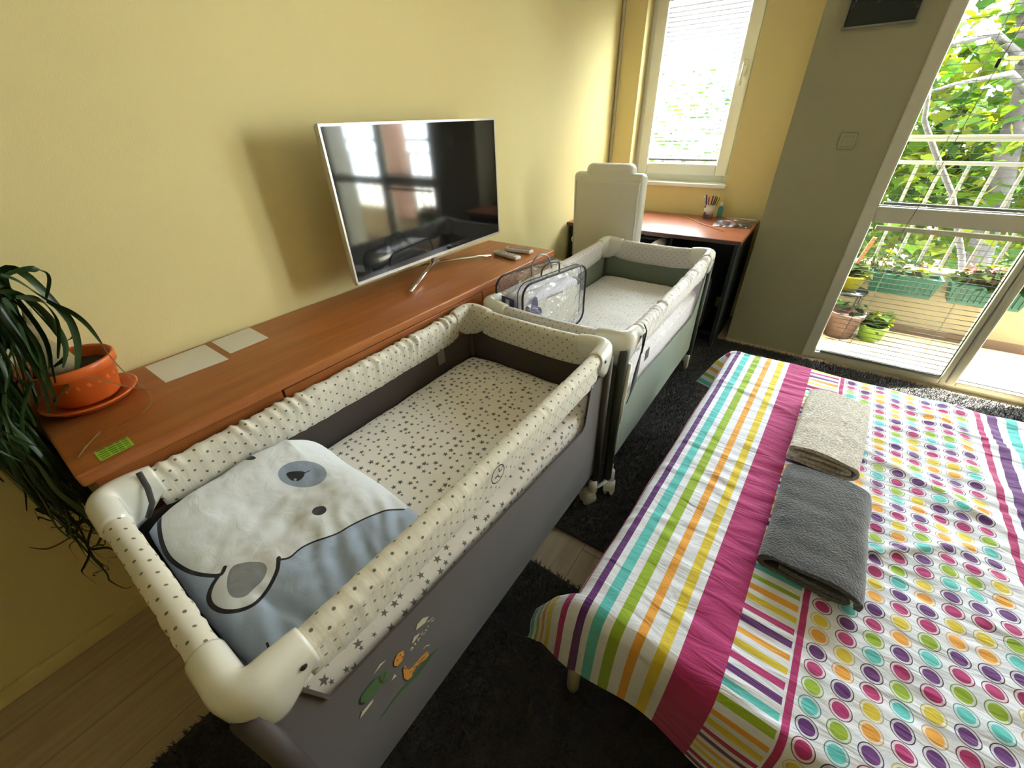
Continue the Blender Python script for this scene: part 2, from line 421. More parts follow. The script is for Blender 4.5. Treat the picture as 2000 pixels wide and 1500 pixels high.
# window wall (yellow, recessed) with opening
wx0, wx1, wz0, wz1 = -1.44, -.655, 1.02, 2.30
b = B(); b.box((XW, YW, 0), (wx0, YW+.30, H)).box((wx1, YW, 0), (-.30, YW+.30, H)).box((wx0, YW, 0), (wx1, YW+.30, wz0)).box((wx0, YW, wz1), (wx1, YW+.30, H))
struct('wall_far', b, 'wall')
# pillar / door wall, one even olive, darker and greyer than the yellow walls
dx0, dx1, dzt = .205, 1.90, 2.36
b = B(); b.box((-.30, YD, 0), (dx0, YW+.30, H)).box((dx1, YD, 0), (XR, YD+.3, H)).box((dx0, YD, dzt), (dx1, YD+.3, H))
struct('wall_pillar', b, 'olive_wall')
o = B().box((XW, YB, 0), (XW+.012, YW, .062), .003).obj('baseboard_left', 'wall'); o['kind'] = 'structure'
o = B().box((XW+.012, YW-.02, 0), (XW+.028, YW, H), .002).obj('trim_1', 'grey_pvc'); o['kind'] = 'structure'

# ---------------------------------------------------------------- window 1
def frame_rect(x0, x1, z0, z1, y0, y1, t, bev=.004, b=None, tb=None):
    b = b or B(); tb = tb or t
    b.box((x0, y0, z0), (x0+t, y1, z1), bev).box((x1-t, y0, z0), (x1, y1, z1), bev)
    b.box((x0+t, y0, z0), (x1-t, y1, z0+tb), bev).box((x0+t, y0, z1-t), (x1-t, y1, z1), bev); return b
W1 = bpy.data.objects.new('window_1', None); C.objects.link(W1); W1['kind'] = 'structure'; W1.location = (-1.05, 3.87, 1.02)
def ch(o, p):
    o.parent = p; o.matrix_parent_inverse = p.matrix_basis.inverted() if p.location.length else Matrix(); return o
yf = 3.845
ch(frame_rect(wx0, wx1, wz0, wz1, yf+.015, yf+.075, .05).obj('window_frame', 'white_pvc'), W1)
ch(frame_rect(wx0+.035, wx1-.03, wz0+.045, wz1-.04, yf-.012, yf+.05, .085, .01).obj('sash', 'white_pvc'), W1)
ch(B().box((wx0+.10, yf+.018, wz0+.1), (wx1-.1, yf+.024, wz1-.1)).obj('window_pane', 'glass'), W1)
ch(B().box((wx0+.01, YW-.025, wz0-.022), (wx1+.01, yf+.03, wz0+.004), .004).obj('window_sill', 'white_pvc'), W1)
hb = B().box((wx1-.085, yf-.034, 1.70), (wx1-.055, yf-.012, 1.79), .006)
hb.tube([(wx1-.07, yf-.03, 1.76), (wx1-.07, yf-.06, 1.76), (wx1-.07, yf-.062, 1.72), (wx1-.07, yf-.058, 1.645)], [.008, .009, .009, .010], 10)
ch(hb.obj('window_handle', 'plastic_white'), W1)
# ---------------------------------------------------------------- venetian blinds
def blind(name, label, x0, x1, z0, z1, y, tilt, pitch, group=None, lad=(.1, .9), head=True, sm='slat', sw=.008):
    t = thing(name, label, 'blind', ((x0+x1)/2, y, z0), 0, group)
    cx = (x0+x1)/2; hw = (x1-x0)/2
    sl = B(); n = int((z1-z0-.03)/pitch)
    for i in range(n):
        z = .012+i*pitch; w_ = sw; ct, st = math.cos(tilt), math.sin(tilt); jit = (nz(i*.7, z0)*.0015)
        pr = []
        for k in range(5):
            q = (k/4-.5)*2; yy, zz = q*w_, .0018*(1-q*q)
            pr.append((yy*ct-zz*st, yy*st+zz*ct))
        vs = [(-hw, a, z+c+jit) for a, c in pr]+[(hw, a, z+c+jit*.5) for a, c in pr]
        sl.add(vs, [[k, k+1, 6+k, 5+k] for k in range(4)])
    o = sl.obj('slats', sm, t)
    B().box((-hw, -.01, -.006), (hw, .01, .006), .002).obj('bottom_rail', 'hardware', t)
    if head: B().box((-hw, -.014, z1-z0-.02), (hw, .014, z1-z0+.004), .002).obj('head_rail', 'grey_pvc', t)
    for fx in lad:
        c = B(); x = -hw+2*hw*fx
        for yy in (-.0095, .0095): c.tube([(x, yy, 0), (x, yy, z1-z0-.01)], .0009, 5)
        for i in range(0, n): c.tube([(x, -.0095, .010+i*pitch), (x, .0095, .010+i*pitch)], .0006, 4)
        c.obj('ladder_cord', 'hardware', t)
    return t
blind('venetian_blind', 'white venetian blind inside the small window above the desk', wx0+.125, wx1-.118, 1.175, 2.18, yf-.005, .62, .026, lad=(.03, .93), sm='slat_white', sw=.0125)

# ---------------------------------------------------------------- balcony door set
W2 = bpy.data.objects.new('window_2', None); C.objects.link(W2); W2['kind'] = 'structure'; W2.location = (.6, 3.3, 0)
y0, y1 = YD-.008, YD+.062
fb = B()
fb.box((dx0, y0, .0), (dx0+.068, y1, dzt), .008)                      # left jamb
fb.box((dx0+.068, y0, .012), (.94, y1, .052), .006)                   # bottom rail
fb.box((dx0+.068, y0, .925), (1.02, y1, 1.012), .008)                 # mid rail
fb.box((dx0+.068, y0, dzt-.07), (1.02, y1, dzt), .008)
fb.box((.94, y0, .012), (.968, y1, 2.25), .006)
ch(fb.obj('window_frame', 'grey_pvc'), W2)
ch(B().box((.272, y0+.03, .052), (.94, y0+.036, .925)).obj('lower_pane', 'glass'), W2)
ch(B().box((.272, y0+.03, 1.012), (.94, y0+.036, dzt-.07)).obj('upper_pane', 'glass'), W2)
gb = B()
for za, zb in ((.052, .925), (1.012, dzt-.07)):
    gb.box((.270, y0+.022, za-.004), (.944, y0+.03, za+.004)); gb.box((.936, y0+.022, za), (.944, y0+.03, zb))
ch(gb.obj('glazing_seal', 'rubber'), W2)
D1 = bpy.data.objects.new('door_1', None); C.objects.link(D1); D1['kind'] = 'structure'; D1.location = (1.4, 3.3, 0)
db = B()
db.box((.970, y0-.012, .025), (1.012, y1, 2.29), .010)
db.box((1.012, y0-.012, .025), (1.81, y1, .062), .008).box((1.012, y0-.012, 2.2), (1.81, y1, 2.29), .008).box((1.012, y0-.012, .925), (1.81, y1, 1.0), .008)
db.box((1.80, y0-.012, .025), (1.86, y1, 2.29), .010)
ch(db.obj('door_frame', 'grey_pvc'), D1)
ch(B().box((1.012, y0+.03, .062), (1.80, y0+.036, .925)).obj('lower_pane', 'glass'), D1)
ch(B().box((1.012, y0+.03, 1.0), (1.80, y0+.036, 2.2)).obj('upper_pane', 'glass'), D1)
gb = B()
for za, zb in ((.062, .925), (1.0, 2.2)):
    gb.box((1.006, y0+.016, za-.006), (1.80, y0+.03, za+.005)); gb.box((1.006, y0+.016, za), (1.018, y0+.03, zb))
ch(gb.obj('glazing_seal', 'rubber'), D1)
b = B().box((1.86, YD, 0), (dx1, YD+.3, 2.36)).box((dx0, YD-.002, 0), (dx1, YD+.30, .012), .002)
struct('trim_2', b, 'grey_pvc')
# blinds on the fixed light
blind('venetian_blind', 'thin-slatted venetian blind over the lower pane beside the balcony door', .30, .932, .062, .905, y0+.008, -.10, .030, 'balcony blinds', lad=(.22, .8), sw=.0085)
blind('venetian_blind', 'thin-slatted venetian blind over the tall upper pane beside the balcony door', .285, .932, 1.03, 2.22, y0+.008, -.02, .034, 'balcony blinds', lad=(.22, .8))
# cord of the upper blind
cb = B().tube([(.52, y0-.012, 2.2), (.47, y0-.018, 1.6), (.44, y0-.014, 1.02), (.43, y0-.012, .93), (.40, y0-.004, .6), (.37, y0-.012, .1)], .0016, 5)
tag(cb.obj('blind_cord', 'strap'), 'thin dark pull cord hanging down across both balcony blinds', 'cord')
tb = B().box((.462, y0-.022, 1.63), (.476, y0-.006, 1.665), .002); tag(tb.obj('cord_toggle', 'rubber'), 'small black toggle on the glass of the tall upper pane', 'toggle')
# curtain, right of the door (seen in the screen's reflection)
def cf(s, t):
    x = 1.38+s*.50; return (x, YD+.80+.035*math.sin(s*38)+.01*nz(s*5, t*3), .40+t*2.0)
tag(grid_mesh(90, 20, cf).obj('curtain', 'curtain'), 'pale pink curtain hanging on the balcony, reflected in the television screen', 'curtain')
# picture + switch plate on pillar
pt = thing('picture', 'dark picture with pale scribbles in a thin grey frame on the pillar', 'picture', (-.045, YD, 1.834))
frame_rect(-.152, .152, 0, .42, -.02, 0, .009, .002).obj('frame', 'hardware', pt)
def art():
    m = mat('dark_night_print', srgb(18, 26, 28), .3); nt = NT(m); tc = nt.node('ShaderNodeTexCoord')
    mp = nt.node('ShaderNodeMapping', {'Vector': tc.outputs['Object'], 'Scale': (14, 1, 9)})
    n1 = nt.node('ShaderNodeTexNoise', {'Vector': mp.outputs[0], 'Scale': 2.2, 'Detail': 6.0, 'Distortion': 1.5})
    k = nt.node('ShaderNodeMapRange', {0: n1.outputs[0], 1: .60, 2: .72, 3: 0.0, 4: .55})
    sp = nt.node('ShaderNodeSeparateXYZ', {0: tc.outputs['Object']})
    k2 = X(nt, k.outputs[0])*nt.node('ShaderNodeMapRange', {0: sp.outputs[2], 1: .05, 2: .09, 3: 0.0, 4: 1.0}).outputs[0]
    nt.l.new(mix(nt, k2, srgb(18, 28, 30), srgb(170, 180, 172)), P(m).inputs['Base Color']); return m
M['art'] = art()
B().box((-.144, -.012, .008), (.144, -.006, .412)).obj('print', 'art', pt)
pt2 = thing('switch_plate', 'small square beige switch plate on the olive pillar', 'switch', (.008, YD, 1.335))
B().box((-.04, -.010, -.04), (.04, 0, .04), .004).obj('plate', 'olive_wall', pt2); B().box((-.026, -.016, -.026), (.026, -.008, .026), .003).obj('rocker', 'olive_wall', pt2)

# ================================================================== balcony and outside
struct('balcony_floor', B().box((-.6, YD+.30, -.12), (4.2, 4.42, -.05)), 'tile')
b = B().box((-.6, 4.20, -.1), (4.2, 4.34, .46), .01)
o = b.obj('balcony_parapet', 'cream_ext'); tag(o, 'low cream rendered balcony parapet behind the green flower boxes', 'parapet')
b = B().box((-.6, 4.188, -.05), (4.2, 4.1995, .03)); tag(b.obj('skirting_tile', 'tile'), 'pinkish tile skirting at the foot of the balcony parapet', 'skirting')
rl = thing('balcony_railing', 'white metal balcony railing of upright bars above the cream parapet', 'railing', (1, 4.25, .46))
for z0_, z1_, n_ in ((1.286-.46, 1.322-.46, 'top_rail'), (1.148-.46, 1.170-.46, 'middle_rail')):
    B().box((-1.6, -.018, z0_), (3.2, .018, z1_), .003).obj(n_, 'rail_paint', rl)
for i in range(-10, 18):
    x = .463+.1315*i-1.0
    if -1.55 < x < 3.1: B().box((x-.0085, -.009, 0), (x+.0085, .009, 1.15-.46), .001).obj('bar', 'rail_paint', rl)
def leaves(cen, rad, n, size, mats, seed, name='foliage', parent=None, droop=.3):
    rg = np.random.default_rng(seed)
    p = rg.normal(size=(n, 3)); p /= np.linalg.norm(p, axis=1)[:, None]; p *= (rg.random(n)**.45)[:, None]
    p = p*np.array(rad)+np.array(cen)
    a = rg.random((n, 3))*np.array([2*PI, 1.3, 2*PI]); s = size*(.6+.8*rg.random(n))
    tmpl = np.array([(0, 0, 0), (.32, .30, .06), (.5, .15, 0), (.55, .55, .03), (.25, .75, 0), (0, 1.1, -.12), (-.25, .75, 0), (-.55, .55, .03), (-.5, .15, 0), (-.32, .30, .06)])
    ca, sa = np.cos(a[:, 0]), np.sin(a[:, 0]); cb_, sb = np.cos(a[:, 1]), np.sin(a[:, 1])
    V = np.zeros((n, 10, 3))
    for k in range(10):
        x, y, z = tmpl[k]*1.0
        X_ = x*s; Y_ = y*s; Z_ = z*s
        Y2 = Y_*cb_-Z_*sb; Z2 = -(Y_*sb)+Z_*cb_
        V[:, k, 0] = X_*ca-Y2*sa; V[:, k, 1] = X_*sa+Y2*ca; V[:, k, 2] = Z2
    V += p[:, None, :]
    me = bpy.data.meshes.new(name)
    me.vertices.add(n*10); me.vertices.foreach_set('co', V.reshape(-1))
    fc = np.array([(0, 2, 3, 5), (0, 5, 7, 8)]); idx = (np.arange(n)[:, None, None]*10+fc[None]).reshape(-1)
    fc = np.array([(0, 1, 2, 3, 4, 5), (0, 5, 6, 7, 8, 9)]); idx = (np.arange(n)[:, None, None]*10+fc[None]).reshape(-1)
    me.loops.add(len(idx)); me.loops.foreach_set('vertex_index', idx)
    me.polygons.add(n*2); me.polygons.foreach_set('loop_start', np.arange(n*2)*6)
    me.polygons.foreach_set('material_index', np.repeat(rg.integers(0, len(mats), n), 2))
    me.update(calc_edges=True); me.validate()
    o = bpy.data.objects.new(name, me); C.objects.link(o)
    for m_ in mats: me.materials.append(M[m_])
    if parent: o.parent = parent
    return o
G0 = -3.2
tr = thing('tree', 'leaning grey-barked tree with bright leaves just beyond the railing', 'tree', (1.8, 6.1, G0))
def rel(pts, o): return [tuple(Vector(p)-Vector(o)) for p in pts]
o_ = (1.8, 6.1, G0)
B().tube(rel([(1.9, 6.1, G0), (1.6, 6.05, -.6), (1.33, 6, .77), (1.2, 6, 1.2), (1.12, 6, 1.6), (.9, 6, 2.1), (.78, 6.1, 2.6), (.8, 6.2, 3.0)], o_), [.16, .12, .085, .08, .075, .07, .05, .02], 12).obj('trunk', 'trunk', tr)
B().tube(rel([(1.5, 5.6, -.3), (1.10, 5, .41), (.843, 5, .875), (.645, 5, 1.13), (.459, 5, 1.39), (.38, 5, 1.7)], o_), [.04, .022, .02, .02, .018, .012], 8).obj('branch', 'trunk', tr)
B().tube(rel([(1.05, 6, 1.75), (.7, 5.6, 1.95), (.3, 5.2, 1.85), (-.2, 5, 2.0)], o_), [.035, .025, .018, .008], 8).obj('branch', 'trunk', tr)
B().tube(rel([(1.15, 6, 1.55), (.9, 5.5, 1.68), (.55, 5.1, 1.62), (.2, 4.9, 1.5)], o_), [.03, .02, .012, .006], 8).obj('branch', 'trunk', tr)
leaves((.9-1.8, 6.7-6.1, .9-G0), (2.3, 1.2, 1.95), 5200, .115, ['leaf_a', 'leaf_b', 'leaf_a', 'leaf_b', 'leaf_c'], 3, parent=tr)
tr2 = thing('tree', 'smaller mid-green tree standing behind the leaning tree', 'tree', (2.8, 9.5, G0))
B().tube([(0, 0, 0), (.1, 0, 2), (-.1, .1, 4.2)], [.14, .1, .04], 10).obj('trunk', 'trunk', tr2)
leaves((-.9, 0, 3.4), (2.8, 1.5, 2.3), 2400, .19, ['leaf_c', 'leaf_a'], 5, parent=tr2)
tr3 = thing('tree', 'leafy tree seen through the small window blind', 'tree', (-2.9, 9.2, G0))
B().tube([(0, 0, 0), (.1, 0, 2), (0, .1, 4.0)], [.12, .08, .03], 10).obj('trunk', 'trunk', tr3)
leaves((.2, 0, 3.9), (1.5, 1.0, 1.6), 520, .11, ['leaf_c', 'leaf_a'], 9, parent=tr3)
bd = thing('house', 'white house with a red tiled roof seen through the small window blind', 'house', (-5.2, 15, G0))
B().box((-3.5, 0, 0), (5.0, 6, 6.45)).obj('wall', 'facade', bd)
rb = B(); rb.add([(-1.2, -.5, 6.4), (5.4, -.5, 6.4), (3.4, 3.0, 8.1), (1.0, 3.0, 8.1), (-1.2, 6.6, 6.4), (5.4, 6.6, 6.4)], [[0, 1, 2, 3], [3, 2, 5, 4], [0, 3, 4], [1, 5, 2]], None, 0, False)
rb.obj('roof', 'red_roof', bd)
for k in range(3): B().box((-1.2+k*1.7, -.03, 4.0), (-.4+k*1.7, .02, 5.3)).obj('window', 'hardware', bd)
struct('street_ground', B().box((-30, 4.6, G0-.2), (30, 50, G0)), 'ground')
# flower boxes, pots
def flowerbox(x0, x1, label, n, seed):
    xc = (x0+x1)/2; h = (x1-x0)/2
    t = thing('flower_box', label, 'planter', (xc, 4.105, .30), 0, 'green flower boxes')
    b = B(); pr = [(-1, -1), (1, -1), (1, 1), (-1, 1)]
    def ring(k, z, ins=0): return [(sx*(h*k-ins), sy*(.07*k-ins), z) for sx, sy in pr]
    b.rings([ring(.88, 0), ring(1, .125), ring(1.03, .126), ring(1.03, .14), ring(1, .14, .008), ring(.9, .02, .008)], sm_ := None, cap=True)
    for k in range(12):
        x = -h*.85+k*h*1.7/11; b.box((x-.004, -.074, .02), (x+.004, -.060, .12), .001)
    b.obj('box', 'pot_green', t, smooth=False)
    B().box((-h*.93, -.058, .10), (h*.93, .058, .118)).obj('soil', 'soil', t)
    leaves((0, 0, .19), (h*1.05, .10, .09), n, .05, ['leaf_a', 'leaf_b', 'leaf_c'], seed, parent=t)
    fo = leaves((0, 0, .23), (h, .09, .07), n//5, .035, ['petal_pink', 'petal_orange'], seed+1, name='flowers', parent=t); fo['kind'] = 'stuff'
    return t
flowerbox(.47, .875, 'green plastic flower box with sparse plants, left one on the parapet', 60, 21)
flowerbox(.925, 1.33, 'green plastic flower box full of pink and orange flowers, beside the door post', 420, 24)
def pot(name, label, loc, r, h, m, n, seed, lsz=.07, mats=('leaf_a', 'leaf_b'), cat='potted plant', rad=None):
    t = thing(name, label, cat, loc)
    B().lathe([(0, 0), (r*.72, 0), (r*.98, h*.86), (r*1.04, h*.86), (r*1.04, h), (r*.93, h), (r*.88, h*.8), (0, h*.8)], n=24).obj('pot', m, t)
    if n: leaves((0, 0, h+lsz*.9), rad or (r*1.1, r*.9, lsz*1.3), n, lsz, list(mats), seed, parent=t)
    return t
pot('potted_plant', 'lime green pot with a leafy plant on the balcony tiles', (.60, 3.83, -.05), .085, .17, 'pot_lime', 60, 31, .055)
pot('potted_plant', 'brown clay pot on the balcony floor in the left corner', (.40, 3.80, -.05), .12, .25, 'pot_brown', 20, 32, .05, ('leaf_c',))
st = thing('plant_stand', 'small dark metal plant stand at the left end of the balcony', 'plant stand', (.36, 4.02, -.05))
for sx in (-.1, .1):
    for sy in (-.09, .09): B().tube([(sx, sy, 0), (sx, sy, .33)], .006, 6).obj('leg', 'dark_metal', st)
B().lathe([(0, .33), (.14, .33), (.14, .345), (0, .345)], n=24).obj('tray', 'dark_metal', st)
p_ = pot('potted_plant', 'yellow pot with a wooden stake on the metal plant stand', (.36, 4.02, .295), .09, .12, 'pot_yellow', 70, 33, .06, ('leaf_b', 'leaf_a'))
B().box((-.012, -.01, .06), (.012, .01, .40), .001, R=Matrix.Rotation(.18, 3, 'Y')).obj('stake', 'wood_stake', p_)
p_ = thing('spider_plant', 'pale striped spider plant trailing from the left flower box', 'plant', (.47, 4.13, .44))
b = B(); rg = random.Random(5)
for k in range(26):
    a = rg.uniform(0, 2*PI); l = rg.uniform(.08, .2)
    b.tube([(0, 0, 0), (math.cos(a)*l*.4, math.sin(a)*l*.25, l*.55), (math.cos(a)*l*.9, math.sin(a)*l*.5, l*.4), (math.cos(a)*l*1.3, math.sin(a)*l*.6, -l*.3)], [.004, .005, .004, .001], 4, flat=.3)
b.obj('leaves', 'leaf_b', p_)

# ================================================================== rugs
def rug(label, x0, x1, y0_, y1_, dens):
    t = thing('shag_rug', label, 'rug', ((x0+x1)/2, (y0_+y1_)/2, 0), 0, 'charcoal rugs')
    cx, cy = (x0+x1)/2, (y0_+y1_)/2
    B().box((x0-cx, y0_-cy, .001), (x1-cx, y1_-cy, .014), .005).obj('backing', 'rug', t)
    n = int((x1-x0)*(y1_-y0_)*dens)
    px = RNG.uniform(x0-cx-.004, x1-cx+.004, n); py = RNG.uniform(y0_-cy-.004, y1_-cy+.004, n)
    an = RNG.uniform(0, 2*PI, n); ln = RNG.uniform(.012, .030, n); le = RNG.uniform(.004, .018, n); wd = .0022
    la = RNG.uniform(0, 2*PI, n)
    V = np.zeros((n, 3, 3)); V[:, 0, 0] = px-np.cos(an)*wd; V[:, 0, 1] = py-np.sin(an)*wd; V[:, 0, 2] = .012
    V[:, 1, 0] = px+np.cos(an)*wd; V[:, 1, 1] = py+np.sin(an)*wd; V[:, 1, 2] = .012
    V[:, 2, 0] = px+np.cos(la)*le; V[:, 2, 1] = py+np.sin(la)*le; V[:, 2, 2] = .012+ln*.75
    me = bpy.data.meshes.new('pile'); me.vertices.add(n*3); me.vertices.foreach_set('co', V.reshape(-1))
    me.loops.add(n*3); me.loops.foreach_set('vertex_index', np.arange(n*3)); me.polygons.add(n); me.polygons.foreach_set('loop_start', np.arange(n)*3)
    me.update(calc_edges=True)
    o = bpy.data.objects.new('pile', me); C.objects.link(o); me.materials.append(M['rug']); o.parent = t; o['kind'] = 'stuff'
rug('charcoal shag rug nearest the camera, under the taupe cot', -1.06, 1.3, -1.0, .80, 30000)
rug('charcoal shag rug between the sage green cot and the balcony door', -1.06, 1.75, .995, 3.20, 26000)

# ================================================================== dresser
DR = thing('dresser', 'long low cherry wood dresser along the yellow wall', 'dresser', (-1.39, 1.0, 0))
ox, oy = -1.39, 1.0
def L_(x, y, z): return (x-ox, y-oy, z)
B().box(L_(XW+.012, -.062, .838), L_(-1.150, 2.00, .873), .006, seg=3).obj('top', 'cherry', DR)
B().box(L_(XW+.014, -.045, .06), L_(-1.188, 1.985, .838), .002).obj('body', 'cherry', DR)
ys = [-.043, .405, 1.372, 1.983]
B().box(L_(-1.188, ys[0], .07), L_(-1.172, ys[1]-.003, .836), .002).obj('door', 'cherry', DR)
for a, c in ((ys[1], ys[2]), (ys[2], ys[3])):
    for z0_, z1_ in ((.62, .826), (.35, .614), (.07, .344)):
        d = B().box(L_(-1.188, a+.003, z0_), L_(-1.170, c-.003, z1_), .002).obj('drawer', 'cherry', DR)
        hb = B().tube([L_(-1.168, (a+c)/2-.05, (z0_+z1_)/2), L_(-1.150, (a+c)/2-.045, (z0_+z1_)/2), L_(-1.150, (a+c)/2+.045, (z0_+z1_)/2), L_(-1.168, (a+c)/2+.05, (z0_+z1_)/2)], .005, 6)
        ho = hb.obj('handle', 'hardware'); ho.parent = d
B().box(L_(XW+.03, -.02, 0), L_(-1.22, 1.96, .06)).obj('plinth', 'desk_edge', DR)
ZT = .8732
def card(name, label, quad, m='paper', th=.0006, cat='paper', group=None):
    c = Vector((sum(p[0] for p in quad)/4, sum(p[1] for p in quad)/4, ZT))
    t = thing(name, label, cat, c, 0, group)
    b = B(); lo = [(p[0]-c.x, p[1]-c.y, .0002) for p in quad]; hi = [(p[0]-c.x, p[1]-c.y, th) for p in quad]
    b.add(lo+hi, [[3, 2, 1, 0], [4, 5, 6, 7], [0, 1, 5, 4], [1, 2, 6, 5], [2, 3, 7, 6], [3, 0, 4, 7]], None, 0, False); b.obj('sheet', m, t)
    return t
card('paper_card', 'larger blank white paper card on the dresser beside the orange pot', [(-1.599, .203), (-1.430, .204), (-1.418, .377), (-1.605, .379)], group='white paper cards')
card('paper_card', 'smaller blank white paper card on the dresser, nearer the television', [(-1.606, .401), (-1.454, .398), (-1.460, .530), (-1.610, .535)], group='white paper cards')
gl = card('note_label', 'small lime green printed label stuck on the dresser top', [(-1.217, -.014), (-1.166, -.013), (-1.169, .052), (-1.220, .053)], 'label', .0008, 'label')
b = B()
for k in range(5):
    x = -.022+k*.0105
    for a, c in ((-.028, -.012), (-.009, .004), (.007, .016), (.019, .029)):
        b.box((x-.0016, a+nz(k, a*50)*.003, .0008), (x+.0016, c, .0011))
b.obj('printed_lines', 'ink_green', gl)

# ================================================================== television
TV = thing('television', 'flat television with a thin silver frame standing on the dresser', 'television', (-1.455, 1.41, .873), math.radians(0))
tyaw = math.atan2(-.025, .996)
def tvp(u, z, d=0):   # u along width (0..1 near->far), d toward viewer (+x)
    a = Vector((-1.441, .912)); c = Vector((-1.466, 1.908)); p = a.lerp(c, u); n_ = Vector((.9997, .025))
    return (p.x+n_.x*d+1.455, p.y+n_.y*d-1.41, z-.873)
def tvbox(b, u0, u1, z0_, z1_, d0, d1):
    vs = [tvp(u, z, d) for d in (d0, d1) for z in (z0_, z1_) for u in (u0, u1)]
    b.add(vs, [[0, 1, 3, 2], [4, 6, 7, 5], [0, 4, 5, 1], [2, 3, 7, 6], [0, 2, 6, 4], [1, 5, 7, 3]], None, 0, False); return b
zb, zt = .950, 1.502
b = B(); tvbox(b, 0, 1, zb, zb+.011, -.012, .004); tvbox(b, 0, 1, zt-.008, zt, -.012, .004); tvbox(b, 0, .008, zb, zt, -.012, .004); tvbox(b, .992, 1, zb, zt, -.012, .004)
b.obj('bezel', 'silver', TV)
tvbox(B(), .007, .993, zb+.010, zt-.007, -.010, .0015).obj('screen', 'screen', TV)
b = tvbox(B(), .006, .994, zb+.006, zt-.006, -.03, -.0105); tvbox(b, .15, .85, zb+.02, zb+.35, -.055, -.03); b.obj('back_cover', 'tv_back', TV)
def W(p): return (p[0]+1.455, p[1]-1.41, p[2]-.873)
b = B()
for foot in ((-1.348, 1.104, .884), (-1.378, 1.706, .884)):
    j = (-1.498, 1.405, .908); mid = tuple(j[i]*.5+foot[i]*.5+(0.002 if i == 2 else 0) for i in range(3))
    b.tube([W(j), W(mid), W(foot), W((foot[0]+.004, foot[1], .8765))], [.013, .010, .008, .006], 10, flat=.75)
b.tube([W((-1.498, 1.405, .908)), W((-1.56, 1.405, .895)), W((-1.595, 1.405, .880))], [.013, .010, .007], 10)
b.obj('stand_legs', 'chrome', TV)
B().tube([W((-1.498, 1.405, .905)), W((-1.492, 1.405, .955)), W((-1.492, 1.405, 1.02))], [.018, .013, .013], 12).obj('neck', 'silver', TV)
# remotes
def remote(label, a, c, w_, m, seed):
    a, c = Vector(a), Vector(c); L = (c-a).length; an = math.atan2(c.y-a.y, c.x-a.x); mid = (a+c)/2
    t = thing('remote_control', label, 'remote control', (mid.x, mid.y, ZT), an, 'remote controls')
    B().box((-L/2, -w_/2, .002), (L/2, w_/2, .021), .008, seg=4).obj('body', m, t)
    rg = random.Random(seed)
    for i in range(9):
        for k in range(3): B().box((-L/2+.02+i*.016, -.014+k*.011, .020), (-L/2+.030+i*.016, -.007+k*.011, .0228), .001).obj('button', 'hardware', t)
remote('pale grey remote control lying nearer the dresser edge', (-1.392, 1.772), (-1.215, 1.738), .044, 'plastic_white', 1)
remote('white remote control lying behind the other, nearer the wall', (-1.385, 1.86), (-1.22, 1.872), .046, 'paper', 2)

# ================================================================== orange pot with strap-leaved plant
PP = thing('potted_plant', 'bushy dark green strap-leaved plant in a ribbed orange pot on the dresser', 'potted plant', (-1.505, .055, ZT))
def rib(an, z): return 1+.045*max(0, math.sin(an*22)) * (1 if .024 < z < .085 else 0)
B().lathe([(0, .014), (.062, .014), (.068, .020), (.088, .098), (.095, .101), (.098, .124), (.094, .128), (.089, .122), (.084, .095), (.08, .07)], n=132, rib=rib).obj('pot', 'terracotta', PP)
B().lathe([(0, .002), (.085, .002), (.103, .018), (.107, .022), (.102, .024), (.083, .008), (0, .008)], n=64).obj('saucer', 'terracotta', PP)
B().lathe([(0, .100), (.05, .102), (.086, .096)], n=32).obj('soil', 'soil', PP)
b = B()
b.lathe([(0.001, .08), (.034, .095), (.044, .118), (.036, .15), (.022, .18), (.015, .20), (.001, .21)], (-.01, -.02, 0), 20)
b.tube([(-.01, -.02, .19), (.0, -.03, .24), (.015, -.04, .28)], [.016, .014, .011], 10); b.tube([(-.02, -.02, .18), (-.04, -.01, .23), (-.05, .0, .26)], [.014, .011, .008], 10)
b.obj('bulb_stem', 'bark', PP)
